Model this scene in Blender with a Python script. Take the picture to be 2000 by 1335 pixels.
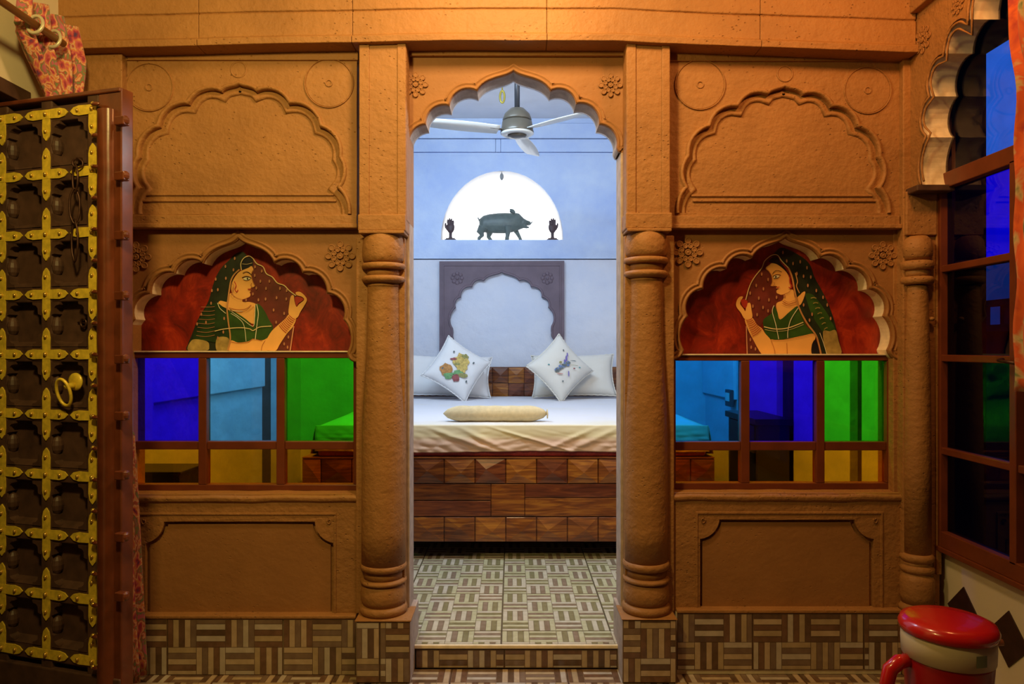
import bpy, bmesh, math, random
from mathutils import Vector, Matrix, noise
from mathutils.geometry import tessellate_polygon
random.seed(7)
PI = math.pi
sc = bpy.context.scene
COL = sc.collection
for o in list(bpy.data.objects): bpy.data.objects.remove(o)

# ------------------------------------------------------------------ camera, sky, lights, exposure
F = 1400.0; CX = 1000.0; CY = 680.0; D0 = 2.857; CZ = 1.276
cam_d = bpy.data.cameras.new('camera'); cam = bpy.data.objects.new('camera', cam_d); COL.objects.link(cam)
cam.location = (0, -D0, CZ); cam.rotation_euler = (PI/2, 0, 0)
cam_d.sensor_width = 36; cam_d.lens = 36*F/2000; cam_d.shift_y = (CY-667.5)/2000
cam_d.clip_start = 0.05
sc.camera = cam
world = bpy.data.worlds.new('world'); sc.world = world; world.use_nodes = True
bg = world.node_tree.nodes['Background']; bg.inputs[0].default_value = (0.018, 0.11, 0.62, 1); bg.inputs[1].default_value = 1.0
sc.view_settings.view_transform = 'Standard'; sc.view_settings.look = 'None'
sc.view_settings.exposure = 0.0; sc.view_settings.gamma = 1.0; sc.view_settings.use_curve_mapping = False

def area_light(name, loc, target, size, power, col, sizey=None, shape='RECTANGLE'):
    l = bpy.data.lights.new(name, 'AREA'); l.energy = power; l.color = col; l.shape = shape; l.size = size; l.size_y = sizey or size
    o = bpy.data.objects.new(name, l); COL.objects.link(o); o.location = loc
    o.rotation_euler = (Vector(target)-Vector(loc)).to_track_quat('-Z', 'Y').to_euler()
    return o
area_light('ceiling_lamp_light', (0.0, -0.85, 2.90), (0.0, 0.0, 2.0), 0.25, 22, (1.0, 0.63, 0.28))
area_light('wall_lamp_light', (1.25, -0.95, 2.78), (1.05, 0.1, 2.0), 0.18, 9, (1.0, 0.42, 0.12))
area_light('side_lamp_light', (-0.75, -1.95, 2.62), (-1.25, -0.2, 1.6), 0.18, 28, (1.0, 0.72, 0.22))
area_light('bedroom_tube_light', (-0.7, 0.75, 3.15), (0.1, 2.6, 1.3), 1.2, 54, (0.58, 0.78, 1.0), 0.12)
pl = bpy.data.lights.new('bedroom_fill_light', 'POINT'); pl.energy = 40; pl.color = (0.90, 0.95, 0.97); pl.shadow_soft_size = 0.08  # unseen point fill, added to brighten the bedroom ceiling and side walls
plo = bpy.data.objects.new('bedroom_fill_light', pl); COL.objects.link(plo); plo.location = (0.85, 0.50, 2.55)

# ------------------------------------------------------------------ helpers
def P(x, y, d): return Vector(((x-CX)*d/F, d-D0, CZ-(y-CY)*d/F))
def X(x, d=D0): return (x-CX)*d/F
def Z(y, d=D0): return CZ-(y-CY)*d/F

def wloc(o):
    v = Vector((0, 0, 0))
    while o is not None: v += o.location; o = o.parent
    return v
def tag(o, label=None, cat=None, group=None, kind=None):
    if label: o['label'] = label
    if cat: o['category'] = cat
    if group: o['group'] = group
    if kind: o['kind'] = kind
    return o
def thing(name, label, cat, loc=(0, 0, 0), rz=0, group=None):
    o = bpy.data.objects.new(name, None); COL.objects.link(o); o.location = loc; o.rotation_euler = (0, 0, rz)
    o.empty_display_size = 0.05
    return tag(o, label, cat, group)
def struct(name, loc=(0, 0, 0)):
    o = bpy.data.objects.new(name, None); COL.objects.link(o); o.location = loc; o['kind'] = 'structure'; o.empty_display_size = .05
    return o
def wob(v, a, f=3.0):
    n = noise.noise_vector(Vector(v)*f) + 0.5*noise.noise_vector(Vector(v)*f*4+Vector((7, 3, 1)))
    return Vector(v)+n*a
def mk(name, verts, faces, mat, parent=None, smooth=False, bevel=0, wobble=0, local=False, mats=None, fm=None, seg=2, kind=None):
    vs = [Vector(v) for v in verts]
    if wobble: vs = [wob(v, wobble) for v in vs]
    loc = Vector((0, 0, 0))
    if not local:
        if parent is None:
            xs = [v.x for v in vs]; ys = [v.y for v in vs]; zs = [v.z for v in vs]
            loc = Vector(((min(xs)+max(xs))/2, (min(ys)+max(ys))/2, min(zs))); off = loc
        else: off = wloc(parent)
        vs = [v-off for v in vs]
    me = bpy.data.meshes.new(name); me.from_pydata([tuple(v) for v in vs], [], faces)
    if mats:
        for m in mats: me.materials.append(m)
        if fm: me.polygons.foreach_set('material_index', fm)
    else: me.materials.append(mat)
    bm = bmesh.new(); bm.from_mesh(me); bmesh.ops.recalc_face_normals(bm, faces=bm.faces[:]); bm.to_mesh(me); bm.free()
    if smooth:
        for p in me.polygons: p.use_smooth = True
    o = bpy.data.objects.new(name, me); COL.objects.link(o); o.location = loc
    if parent is not None: o.parent = parent
    if bevel:
        b = o.modifiers.new('b', 'BEVEL'); b.width = bevel; b.segments = seg; b.limit_method = 'ANGLE'; b.angle_limit = 0.6
    if kind: o['kind'] = kind
    return o
class G:
    """geometry collector"""
    def __init__(s): s.v = []; s.f = []; s.m = []
    def add(s, v, f, m=0):
        b = len(s.v); s.v += [Vector(a) for a in v]; s.f += [tuple(i+b for i in q) for q in f]; s.m += [m]*len(f)
    def box(s, a, b, m=0):
        x0, y0, z0 = a; x1, y1, z1 = b
        s.add([(x0,y0,z0),(x1,y0,z0),(x1,y1,z0),(x0,y1,z0),(x0,y0,z1),(x1,y0,z1),(x1,y1,z1),(x0,y1,z1)],
              [(0,3,2,1),(4,5,6,7),(0,1,5,4),(1,2,6,5),(2,3,7,6),(3,0,4,7)], m)
    def lathe(s, prof, c=(0, 0, 0), n=32, m=0, a0=0, a1=2*PI, axis='Z'):
        full = abs(a1-a0-2*PI) < 1e-6; k = n if full else n+1; vs = []
        for r, z in prof:
            for i in range(k):
                a = a0+(a1-a0)*i/n; p = (r*math.cos(a), r*math.sin(a), z)
                if axis == 'Y': p = (p[0], -p[2], p[1])
                if axis == 'X': p = (p[2], p[0], p[1])
                vs.append((c[0]+p[0], c[1]+p[1], c[2]+p[2]))
        fs = []
        for j in range(len(prof)-1):
            for i in range(n):
                i2 = (i+1) % k; fs.append((j*k+i, j*k+i2, (j+1)*k+i2, (j+1)*k+i))
        if prof[0][0] > 1e-5 and full: fs.append(tuple(range(k))[::-1])
        if prof[-1][0] > 1e-5 and full: fs.append(tuple((len(prof)-1)*k+i for i in range(k)))
        s.add(vs, fs, m)
    def tube(s, pts, r, n=8, m=0, closed=False, caps=True):
        pts = [Vector(p) for p in pts]; N = len(pts); rs = r if isinstance(r, (list, tuple)) else [r]*N
        vs = []; prev = None
        for i, p in enumerate(pts):
            if closed: t = (pts[(i+1) % N]-pts[i-1])
            else: t = pts[min(i+1, N-1)]-pts[max(i-1, 0)]
            t.normalize()
            if prev is None:
                up = Vector((0, 0, 1)) if abs(t.z) < .9 else Vector((1, 0, 0))
                a = t.cross(up).normalized()
            else: a = (prev-t*prev.dot(t)).normalized()
            prev = a; b = t.cross(a)
            for k in range(n):
                q = 2*PI*k/n; vs.append(p+(a*math.cos(q)+b*math.sin(q))*rs[i])
        fs = []
        for i in range(N if closed else N-1):
            j = (i+1) % N
            for k in range(n):
                k2 = (k+1) % n; fs.append((i*n+k, i*n+k2, j*n+k2, j*n+k))
        if not closed and caps: fs += [tuple(range(n))[::-1], tuple((N-1)*n+k for k in range(n))]
        s.add(vs, fs, m)
    def ball(s, c, r, n=8, m=0, sc=(1, 1, 1)):
        prof = [(max(1e-6, math.sin(PI*i/n)), -math.cos(PI*i/n)) for i in range(n+1)]
        g = G(); g.lathe(prof, (0, 0, 0), n*2)
        s.add([(c[0]+v.x*r*sc[0], c[1]+v.y*r*sc[1], c[2]+v.z*r*sc[2]) for v in g.v], g.f, m)
    def mk(s, name, mat, parent=None, **k): return mk(name, s.v, s.f, mat, parent, **k)
def box(name, a, b, mat, parent=None, bevel=0.003, **k):
    g = G(); g.box((min(a[0],b[0]),min(a[1],b[1]),min(a[2],b[2])), (max(a[0],b[0]),max(a[1],b[1]),max(a[2],b[2])))
    return g.mk(name, mat, parent, bevel=bevel, **k)
def arc(a, b, s, n=10):
    """points from a to b (exclusive of b), bulge s (fraction of chord) to the left of a->b (in px, y down: to the right-hand rule)"""
    ax, ay = a; bx, by = b; dx, dy = bx-ax, by-ay; L = math.hypot(dx, dy); nx, ny = dy/L, -dx/L
    if abs(s) < 1e-4: return [a]
    h = s*L; R = (L*L/4+h*h)/(2*abs(h)); th = 2*math.asin(min(1, L/(2*R)))
    if abs(s) > 0.5: th = 2*PI-th
    out = []
    mx, my = (ax+bx)/2, (ay+by)/2; sg = 1 if h > 0 else -1
    ccx, ccy = mx+nx*(h-sg*R), my+ny*(h-sg*R)
    for i in range(n):
        t = -th/2+th*i/n
        # direction from centre
        ux, uy = nx*sg, ny*sg; tx, ty = dx/L, dy/L
        out.append((ccx+R*(ux*math.cos(t)+tx*math.sin(t)), ccy+R*(uy*math.cos(t)+ty*math.sin(t))))
    return out
def bez(a, p1, p2, b, n=12):
    o = []
    for i in range(n):
        t = i/n; u = 1-t
        o.append(tuple(u**3*a[k]+3*u*u*t*p1[k]+3*u*t*t*p2[k]+t**3*b[k] for k in range(2)))
    return o
def arch(left, apex, right, sl, sr, ogee=(.22, .75, .78, .62), n=10):
    """left: pts foot..last cusp going up; right: pts first cusp..foot going down. returns px polyline left foot -> right foot"""
    o = []
    for i in range(len(left)-1): o += arc(left[i], left[i+1], sl[i], n)
    a = left[-1]; dx = apex[0]-a[0]; dy = apex[1]-a[1]
    o += bez(a, (a[0]+ogee[0]*dx, a[1]+ogee[1]*dy), (a[0]+ogee[2]*dx, a[1]+ogee[3]*dy), apex, n+2)
    b = right[0]; dx = b[0]-apex[0]; dy = b[1]-apex[1]
    o += bez(apex, (b[0]-ogee[2]*dx, b[1]-ogee[3]*dy), (b[0]-ogee[0]*dx, b[1]-ogee[1]*dy), b, n+2)
    for i in range(len(right)-1): o += arc(right[i], right[i+1], sr[i], n)
    o.append(right[-1]); return o
def offs(pts, d, closed=False):
    """offset 2D polyline (world x,z) to its left"""
    N = len(pts); o = []
    for i in range(N):
        p = Vector(pts[i])
        a = Vector(pts[i-1]) if (i > 0 or closed) else None; b = Vector(pts[(i+1) % N]) if (i < N-1 or closed) else None
        ns = []
        for u, w in ((a, p), (p, b)):
            if u is None or w is None: continue
            t = w-u
            if t.length > 1e-7: t.normalize(); ns.append(Vector((-t.y, t.x)))
        if not ns: o.append(tuple(p)); continue
        m = sum(ns, Vector((0, 0)))
        if m.length < 1e-4: m = ns[0]
        m.normalize(); c = max(.45, m.dot(ns[0])); q = p+m*(d/c); o.append((q.x, q.y))
    return o
def sweep(name, pts, prof, mat, parent, closed=False, **k):
    """pts world (x,z); prof list of (offset, y)"""
    rings = [[(q[0], y, q[1]) for q in offs(pts, n, closed)] for n, y in prof]
    N = len(pts); vs = [v for r in rings for v in r]; fs = []
    for j in range(len(prof)-1):
        for i in range(N if closed else N-1):
            i2 = (i+1) % N; fs.append((j*N+i, j*N+i2, (j+1)*N+i2, (j+1)*N+i))
    return mk(name, vs, fs, mat, parent, **k)
def resample(pts, step=.04):
    o = []
    for i in range(len(pts)):
        a = Vector(pts[i]); b = Vector(pts[(i+1) % len(pts)]); n = max(1, int((b-a).length/step))
        for k in range(n): o.append(tuple(a+(b-a)*k/n))
    return o
def plate(name, outer, holes, yf, yb, mat, parent, bevel=0.003, back=False, wobble=0.0014, rs=True, **k):
    """outer/holes world (x,z)"""
    loops = [resample(l) if rs else list(l) for l in [outer]+list(holes)]
    tri = tessellate_polygon([[Vector((p[0], p[1], 0)) for p in l] for l in loops])
    flat = [p for l in loops for p in l]; N = len(flat)
    vs = [(p[0], yf, p[1]) for p in flat]+[(p[0], yb, p[1]) for p in flat]
    fs = [tuple(t) for t in tri]; b = 0
    if back: fs += [tuple(i+N for i in t)[::-1] for t in tri]
    for l in loops:
        n = len(l)
        for i in range(n): j = (i+1) % n; fs.append((b+i, b+j, N+b+j, N+b+i))
        b += n
    return mk(name, vs, fs, mat, parent, bevel=bevel, wobble=wobble, **k)
def px(pts, d=D0): return [(X(p[0], d), Z(p[1], d)) for p in pts]
def rect(x0, y0, x1, y1, d=D0): return px([(x0, y0), (x1, y0), (x1, y1), (x0, y1)], d)
def lerp(tab, x):
    if x <= tab[0][0]: return tab[0][1]
    for (a, va), (b, vb) in zip(tab, tab[1:]):
        if x <= b: return va+(vb-va)*(x-a)/(b-a)
    return tab[-1][1]

# ------------------------------------------------------------------ materials
def nt(name):
    m = bpy.data.materials.new(name); m.use_nodes = True; t = m.node_tree; b = t.nodes['Principled BSDF']; return m, t, b
def L(t, a, b): t.links.new(a, b)
def ramp(t, fac, stops, interp='LINEAR'):
    r = t.nodes.new('ShaderNodeValToRGB'); r.color_ramp.interpolation = interp
    e = r.color_ramp.elements
    while len(e) < len(stops): e.new(.5)
    for k, (p, c) in enumerate(stops): e[k].position = p; e[k].color = (*c, 1)
    L(t, fac, r.inputs[0]); return r.outputs[0]
def tex(t, kind, scale, vec=None, **kw):
    n = t.nodes.new(kind); n.inputs['Scale'].default_value = scale
    for k, v in kw.items():
        if k in n.inputs: n.inputs[k].default_value = v
    if vec is not None: L(t, vec, n.inputs['Vector'])
    return n
def coords(t, scale=(1, 1, 1), rot=(0, 0, 0)):
    g = t.nodes.new('ShaderNodeNewGeometry'); mp = t.nodes.new('ShaderNodeMapping'); L(t, g.outputs['Position'], mp.inputs[0])
    mp.inputs['Scale'].default_value = scale; mp.inputs['Rotation'].default_value = rot; return mp.outputs[0]
def ocoords(t, scale=(1, 1, 1), rot=(0, 0, 0)):
    g = t.nodes.new('ShaderNodeTexCoord'); mp = t.nodes.new('ShaderNodeMapping'); L(t, g.outputs['Object'], mp.inputs[0])
    mp.inputs['Scale'].default_value = scale; mp.inputs['Rotation'].default_value = rot; return mp.outputs[0]
def math_(t, op, a, b=None):
    n = t.nodes.new('ShaderNodeMath'); n.operation = op
    for i, v in enumerate((a, b)):
        if v is None: continue
        if isinstance(v, (int, float)): n.inputs[i].default_value = v
        else: L(t, v, n.inputs[i])
    return n.outputs[0]
def bump(t, b, h, strength=.5, dist=.005):
    n = t.nodes.new('ShaderNodeBump'); n.inputs['Strength'].default_value = strength; n.inputs['Distance'].default_value = dist
    L(t, h, n.inputs['Height']); L(t, n.outputs[0], b.inputs['Normal'])
def plain(name, col, rough=.6, metal=0, spec=.5, coat=0, noise_amt=.0, nscale=20, bs=0, bd=.002):
    m, t, b = nt(name); b.inputs['Base Color'].default_value = (*col, 1); b.inputs['Roughness'].default_value = rough
    b.inputs['Metallic'].default_value = metal; b.inputs['Specular IOR Level'].default_value = spec; b.inputs['Coat Weight'].default_value = coat
    if noise_amt or bs:
        n = tex(t, 'ShaderNodeTexNoise', nscale, coords(t), Detail=5)
        if noise_amt:
            lo = tuple(c*(1-noise_amt) for c in col); hi = tuple(min(1, c*(1+noise_amt)) for c in col)
            L(t, ramp(t, n.outputs[0], [(.3, lo), (.7, hi)]), b.inputs['Base Color'])
        if bs: bump(t, b, n.outputs[0], bs, bd)
    return m
def stone(name, col, dark, rough=.62, s=1.0, bstr=.75):
    m, t, b = nt(name); c = coords(t)
    n1 = tex(t, 'ShaderNodeTexNoise', 3.5, c, Detail=6, Roughness=.6); n2 = tex(t, 'ShaderNodeTexNoise', 55, c, Detail=4)
    n3 = tex(t, 'ShaderNodeTexNoise', 20, coords(t, (1, 1, 1.35)), Detail=5)
    v = tex(t, 'ShaderNodeTexVoronoi', 38, coords(t, (1, 1, 1.5), (.3, .2, .5))); pit = ramp(t, v.outputs['Distance'], [(.05, (0, 0, 0)), (.17, (1, 1, 1))])
    msk = tex(t, 'ShaderNodeTexNoise', 5, c); mr = ramp(t, msk.outputs[0], [(.50, (1, 1, 1)), (.57, (0, 0, 0))])
    pitm = math_(t, 'MAXIMUM', pit, mr)
    L(t, ramp(t, n1.outputs[0], [(.32, dark), (.62, col)]), b.inputs['Base Color'])
    h = math_(t, 'ADD', math_(t, 'MULTIPLY', n2.outputs[0], .5), math_(t, 'MULTIPLY', n3.outputs[0], .65))
    h = math_(t, 'ADD', h, math_(t, 'MULTIPLY', pitm, .8)); h = math_(t, 'ADD', h, math_(t, 'MULTIPLY', n1.outputs[0], 1.2))
    bump(t, b, h, bstr, .009*s); b.inputs['Roughness'].default_value = rough; b.inputs['Specular IOR Level'].default_value = .35
    return m
M = {}
M['stone'] = stone('painted_sandstone', (.36, .172, .055), (.295, .138, .043))
M['stone2'] = stone('painted_sandstone_smooth', (.33, .152, .048), (.28, .126, .04), bstr=.3)
M['lime'] = plain('bare_lime_plaster', (.82, .70, .50), .85, noise_amt=.12, nscale=30, bs=.5, bd=.004)
M['jamb'] = plain('grey_lime_jamb', (.42, .33, .27), .8, noise_amt=.2, nscale=25, bs=.5, bd=.004)
M['frame'] = plain('brown_window_paint', (.15, .035, .012), .35, noise_amt=.15, nscale=14)
M['grout'] = plain('tile_body', (.15, .085, .045), .5, noise_amt=.2, nscale=40)
M['white'] = plain('cream_wall_paint', (.66, .58, .42), .8, noise_amt=.04, nscale=3)
M['ceil'] = plain('ceiling_paint', (.60, .55, .45), .9)
def whitewash(name, a, b_, s=2.2):
    m, t, b = nt(name); c = coords(t); n = tex(t, 'ShaderNodeTexNoise', s, c, Detail=7, Roughness=.65)
    L(t, ramp(t, n.outputs[0], [(.35, b_), (.65, a)]), b.inputs['Base Color']); b.inputs['Roughness'].default_value = .8
    n2 = tex(t, 'ShaderNodeTexNoise', 9, c, Detail=6); bump(t, b, n2.outputs[0], .5, .02); return m
M['wash'] = whitewash('blue_tinted_limewash', (.56, .67, .86), (.42, .54, .82))
M['wash2'] = whitewash('pale_limewash', (.66, .68, .75), (.58, .62, .73))
M['mauve'] = plain('mauve_painted_stone', (.135, .095, .12), .6, noise_amt=.12, nscale=12, bs=.3, bd=.004)
def tilemat(name, a, b_):
    m, t, b = nt(name); n = tex(t, 'ShaderNodeTexNoise', 30, coords(t, (1, 1, 1)), Detail=5)
    L(t, ramp(t, n.outputs[0], [(.35, a), (.65, b_)]), b.inputs['Base Color']); b.inputs['Roughness'].default_value = .22
    b.inputs['Coat Weight'].default_value = .3; return m
STL = [tilemat('strip_beige', (.42, .31, .20), (.50, .38, .26)), tilemat('strip_sand', (.36, .27, .16), (.44, .33, .2)), tilemat('strip_grey', (.42, .36, .29), (.5, .43, .36))]
STD = [tilemat('strip_brown', (.13, .07, .04), (.19, .10, .06)), tilemat('strip_umber', (.10, .06, .035), (.14, .08, .05)), tilemat('strip_taupe', (.17, .11, .08), (.22, .15, .10))]
FL = [tilemat('floor_strip_cream', (.44, .42, .25), (.52, .50, .32)), tilemat('floor_strip_pale', (.50, .45, .33), (.57, .52, .40))]
FD = [tilemat('floor_strip_olive', (.20, .18, .085), (.25, .225, .12)), tilemat('floor_strip_brown', (.21, .155, .10), (.28, .21, .15))]
M['fgrout'] = plain('floor_tile_body', (.17, .14, .08), .3)
def glass(name, col, refl=.05):
    m = bpy.data.materials.new(name); m.use_nodes = True; t = m.node_tree; t.nodes.remove(t.nodes['Principled BSDF']); out = t.nodes['Material Output']
    tr = t.nodes.new('ShaderNodeBsdfTransparent'); gl = t.nodes.new('ShaderNodeBsdfGlossy'); mx = t.nodes.new('ShaderNodeMixShader'); fr = t.nodes.new('ShaderNodeFresnel')
    n = tex(t, 'ShaderNodeTexNoise', 12, coords(t), Detail=3); c0 = tuple(c**.5 for c in col)
    L(t, ramp(t, n.outputs[0], [(.35, tuple(c*.93 for c in c0)), (.65, c0)]), tr.inputs[0])
    gl.inputs['Roughness'].default_value = .03; fr.inputs[0].default_value = 1.45
    ge = t.nodes.new('ShaderNodeNewGeometry')
    L(t, math_(t, 'MULTIPLY', math_(t, 'MULTIPLY', fr.outputs[0], refl/.04), math_(t, 'SUBTRACT', 1.0, ge.outputs['Backfacing'])), mx.inputs[0]); L(t, tr.outputs[0], mx.inputs[1]); L(t, gl.outputs[0], mx.inputs[2]); L(t, mx.outputs[0], out.inputs[0])
    return m
GL = dict(cobalt=glass('cobalt_glass', (.035, .008, .95)), cyan=glass('turquoise_glass', (.16, .62, .86)), azure=glass('azure_glass', (.015, .40, 1.0)),
          green=glass('green_glass', (.055, .72, .008)), amber=glass('amber_glass', (1.0, .34, .003)), clear=glass('clear_glass', (.9, .9, .92), .04),
          night=glass('dark_blue_glass', (.05, .11, .16), .04), smoke=glass('smoked_glass', (.12, .13, .2), .03))
def wood(name, a, b_, c_, scale=(3, 3, 30), rough=.35, coat=.3):
    m, t, b = nt(name); c = ocoords(t, scale); n = tex(t, 'ShaderNodeTexNoise', 1.6, c, Detail=6, Distortion=1.2)
    L(t, ramp(t, n.outputs[0], [(.3, a), (.5, b_), (.68, c_)]), b.inputs['Base Color']); b.inputs['Roughness'].default_value = rough; b.inputs['Coat Weight'].default_value = coat
    bump(t, b, n.outputs[0], .15, .003); return m
WB = [wood('sheesham_wood_dark', (.045, .010, .003), (.12, .030, .006), (.22, .07, .010)), wood('sheesham_wood_mid', (.08, .019, .004), (.20, .055, .008), (.34, .125, .014)),
      wood('sheesham_wood_light', (.12, .03, .005), (.27, .085, .010), (.42, .17, .02)), wood('sheesham_wood_red', (.06, .012, .005), (.14, .032, .010), (.23, .065, .015))]
M['doorwood'] = plain('brown_door_paint', (.13, .032, .012), .3, noise_amt=.25, nscale=18, coat=.4, bs=.2, bd=.003)
M['doordark'] = plain('aged_dark_door_wood', (.075, .036, .024), .55, noise_amt=.3, nscale=22, bs=.3, bd=.003)
M['brass'] = plain('yellow_brass_paint', (.74, .54, .05), .4, metal=.1, noise_amt=.2, nscale=60)
M['rivet'] = plain('brass_rivet', (.70, .46, .10), .25, metal=.7)
M['iron'] = plain('rusted_iron', (.07, .03, .02), .45, metal=.6, noise_amt=.3, nscale=60)
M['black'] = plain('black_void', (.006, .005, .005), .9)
M['sheet'] = plain('white_bed_sheet', (.70, .68, .68), .8, bs=.25, bd=.01, nscale=9)
M['cream'] = plain('cream_sheet', (.66, .56, .38), .8, bs=.3, bd=.01, nscale=9)
M['red'] = plain('red_mattress_cloth', (.36, .04, .04), .6, noise_amt=.3, nscale=80)
M['pink'] = plain('pink_cloth_edge', (.62, .30, .28), .7)
M['pillow'] = plain('white_pillow_cotton', (.72, .70, .68), .85, bs=.3, bd=.008, nscale=10)
M['towel'] = plain('cream_rolled_towel', (.60, .49, .28), .9, noise_amt=.1, nscale=40, bs=.3, bd=.004)

# ------------------------------------------------------------------ THE STONE SCREEN (wall_back)
wall = struct('wall_back')
ST = M['stone']; S2 = M['stone2']
ybot = [(140, 98), (235, 95), (695, 85), (800, 82), (1200, 82), (1307, 88), (1765, 105)]
# lintel of stone blocks: profile extruded along x
def lintel_block(x0, x1):
    prof = [(-.115, 0), (-.118, 12), (-.103, 17), (-.098, 19), (-.098, 63), (-.090, 65.5), (-.098, 68), (-.102, 132), (.0, 132), (.12, 132), (.12, 0)]
    n = max(2, int((x1-x0)/18)); vs = []; fs = []; k = len(prof)
    for i in range(n+1):
        x = x0+.35+(x1-x0-.7)*i/n; yb = lerp(ybot, x)
        for y, up in prof:
            vs.append((X(x, D0-.1), y, Z(yb-up, D0-.1)))
    for i in range(n):
        for j in range(k): j2 = (j+1) % k; fs.append((i*k+j, i*k+j2, (i+1)*k+j2, (i+1)*k+j))
    fs += [tuple(range(k)), tuple(n*k+j for j in range(k))[::-1]]
    mk('lintel_block', vs, fs, ST, wall, bevel=.0025, wobble=.0022)
for a, b in ((60, 388), (388, 688), (688, 1068), (1068, 1485), (1485, 1790)): lintel_block(a, b)
# wall core above, hidden backing between the rooms
for nm, x0, z0, x1, z1 in (('upper_wall_core', -2.05, Z(-20, D0), 1.78, 3.36),):
    box(nm, (x0, .0, z0), (x1, .12, z1), S2, wall, bevel=0)
# end pieces closing the room corners
box('corner_pier', (-2.05, .02, 0), (X(238), .12, Z(-20, D0)), S2, wall, bevel=0)
box('corner_pier', (X(1755), .02, 0), (1.78, .12, Z(-20, D0)), S2, wall, bevel=0)

# --- upper blind arch panels
def blind_panel(x0, x1, yt, yb, apex, offL, offR, yl, discs, circ, lines):
    left = [(apex[0]-o, y) for o, y in zip(offL, yl)]; right = [(apex[0]+o, y) for o, y in zip(offR, yl)]
    # left listed from foot up
    left = left[::-1]
    s = [.12, .18, .20, .22, .22]
    path = arch(left, apex, right, s, s[::-1])
    p = px(path, D0-.02)
    base = rect(x0, yt, x1, yb, D0-.02)
    d = D0-.02
    hole = p
    plate('arch_panel', base, [hole], -.02, .0, ST, wall, bevel=.0025)
    box('panel_field', (X(x0, d), .0, Z(yb, d)), (X(x1, d), .12, Z(yt, d)), ST, wall, bevel=0)
    # mouldings: raised rim outside, stepped inner edge
    rp = p[::-1]
    sweep('arch_moulding', rp, [(-.0, -.018), (-.001, -.026), (-.005, -.031), (-.011, -.031), (-.015, -.026), (-.017, -.018)], ST, wall, smooth=True)
    sweep('arch_moulding', rp, [(.0, -.004), (.012, -.006), (.018, -.010), (.024, -.010), (.028, -.005), (.030, .002)], ST, wall, smooth=True)
    for (cx, cy, r) in discs:
        g = G(); c = (X(cx, d), -.0195, Z(cy, d)); R = r*d/F
        g.lathe([(.0, .0032), (R-.006, .0032), (R-.004, .0015), (R-.002, .0065), (R, .0065), (R+.002, 0)], c, 48, axis='Y')
        g.lathe([(.009, .003), (.011, .007), (.014, .007), (.016, .003)], c, 20, axis='Y')
        g.mk('carved_disc', ST, wall, smooth=False)
    g = G(); cx, cy, r = circ; R = r*d/F
    pts = [(X(cx, d)+R*math.sin(a), -.020, Z(cy, d)+R*math.cos(a)) for a in [2*PI*i/28 for i in range(28)]]
    g.tube(pts, .0032, 6, closed=True); g.mk('carved_ring', ST, wall, smooth=True)
    for (xa, xb, y, t) in lines:
        box('carved_ledge', (X(xa, d), -.004-t, Z(y+2.2, d)), (X(xb, d), .01, Z(y-2.2, d)), ST, wall, bevel=.002)
    # flat frame around the panel
    dd = D0-.03
    g = G()
    g.box((X(x0-4, dd), -.034, Z(yb+2, dd)), (X(x1, dd), .0, Z(yb-20, dd)))
    g.mk('panel_frame', ST, wall, bevel=.003)
    box('panel_frame', (X(x0-4, dd), -.030, Z(yt+20, dd)), (X(x1+2, dd), .0, Z(yt-8, dd)), ST, wall, bevel=.003)
    box('moulding_course', (X(x0-4, dd), -.045, Z(yb+6, dd)), (X(x1+2, dd), .1, Z(yb-3, dd)), ST, wall, bevel=.004)
blind_panel(242, 697, 97, 440, (467, 166), [34, 97, 154, 193, 192, 208], [34, 97, 157, 194, 190, 212], [180, 204, 248, 307, 366, 418],
            [(292, 171, 47), (643, 163, 48)], (466, 136, 15), [(276, 650, 378, .002), (270, 655, 390, .003)])
blind_panel(1308, 1757, 99, 441, (1532, 171), [32, 90, 144, 184, 187, 205], [36, 90, 140, 182, 180, 200], [186, 210, 248, 306, 366, 416],
            [(1367, 166, 49), (1694, 177, 46)], (1533, 144, 15), [(1352, 1718, 380, .002), (1355, 1715, 390, .003)])

# --- lower arch panels over the windows
def cusped(apex, offs_, ys, foot, flare):
    left = [(apex[0]-o, y) for o, y in zip(offs_, ys)]; right = [(apex[0]+o, y) for o, y in zip(offs_, ys)]
    k = offs_[-1]; mid = (k+7, foot-16)
    L_ = [(apex[0]-flare, foot), (apex[0]-k-8, foot-20)]+left[::-1]; R_ = right+[(apex[0]+k+8, foot-20), (apex[0]+flare, foot)]
    s = [-.22, .17, .27, .27, .27]
    return arch(L_, apex, R_, s, s[::-1])
def low_panel(x0, x1, yt, apex, o, ys, foot, flare, yb=.088):
    path = cusped(apex, o, ys, foot, flare); p = px(path)
    outer = px([(x0, yt), (x1, yt), (x1, foot+1)])+p[::-1]+px([(x0, foot+1)])
    plate('arch_panel', outer, [], .0, .014, S2, wall, bevel=.0015, rs=False, wobble=.0)
    sweep('arch_moulding', p[::-1], [(-.001, .004), (-.003, -.007), (-.007, -.010), (-.011, -.009), (-.013, -.003), (-.018, -.002), (-.021, -.007), (-.025, -.008), (-.029, -.006), (-.031, .002)], S2, wall, smooth=True)
    sweep('arch_soffit', p, [(.0005, .006), (.0, .016), (.0, yb)], M['lime'], wall)
    # backing over the painted board up to the bedroom side
    return path
low_panel(237, 704, 449, (466, 466), (70, 125, 172, 204), (514, 533, 573, 623), 708, 233)
low_panel(1311, 1757, 449, (1535, 464), (66, 116, 161, 191), (504, 525, 564, 617), 703, 228)
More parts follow.
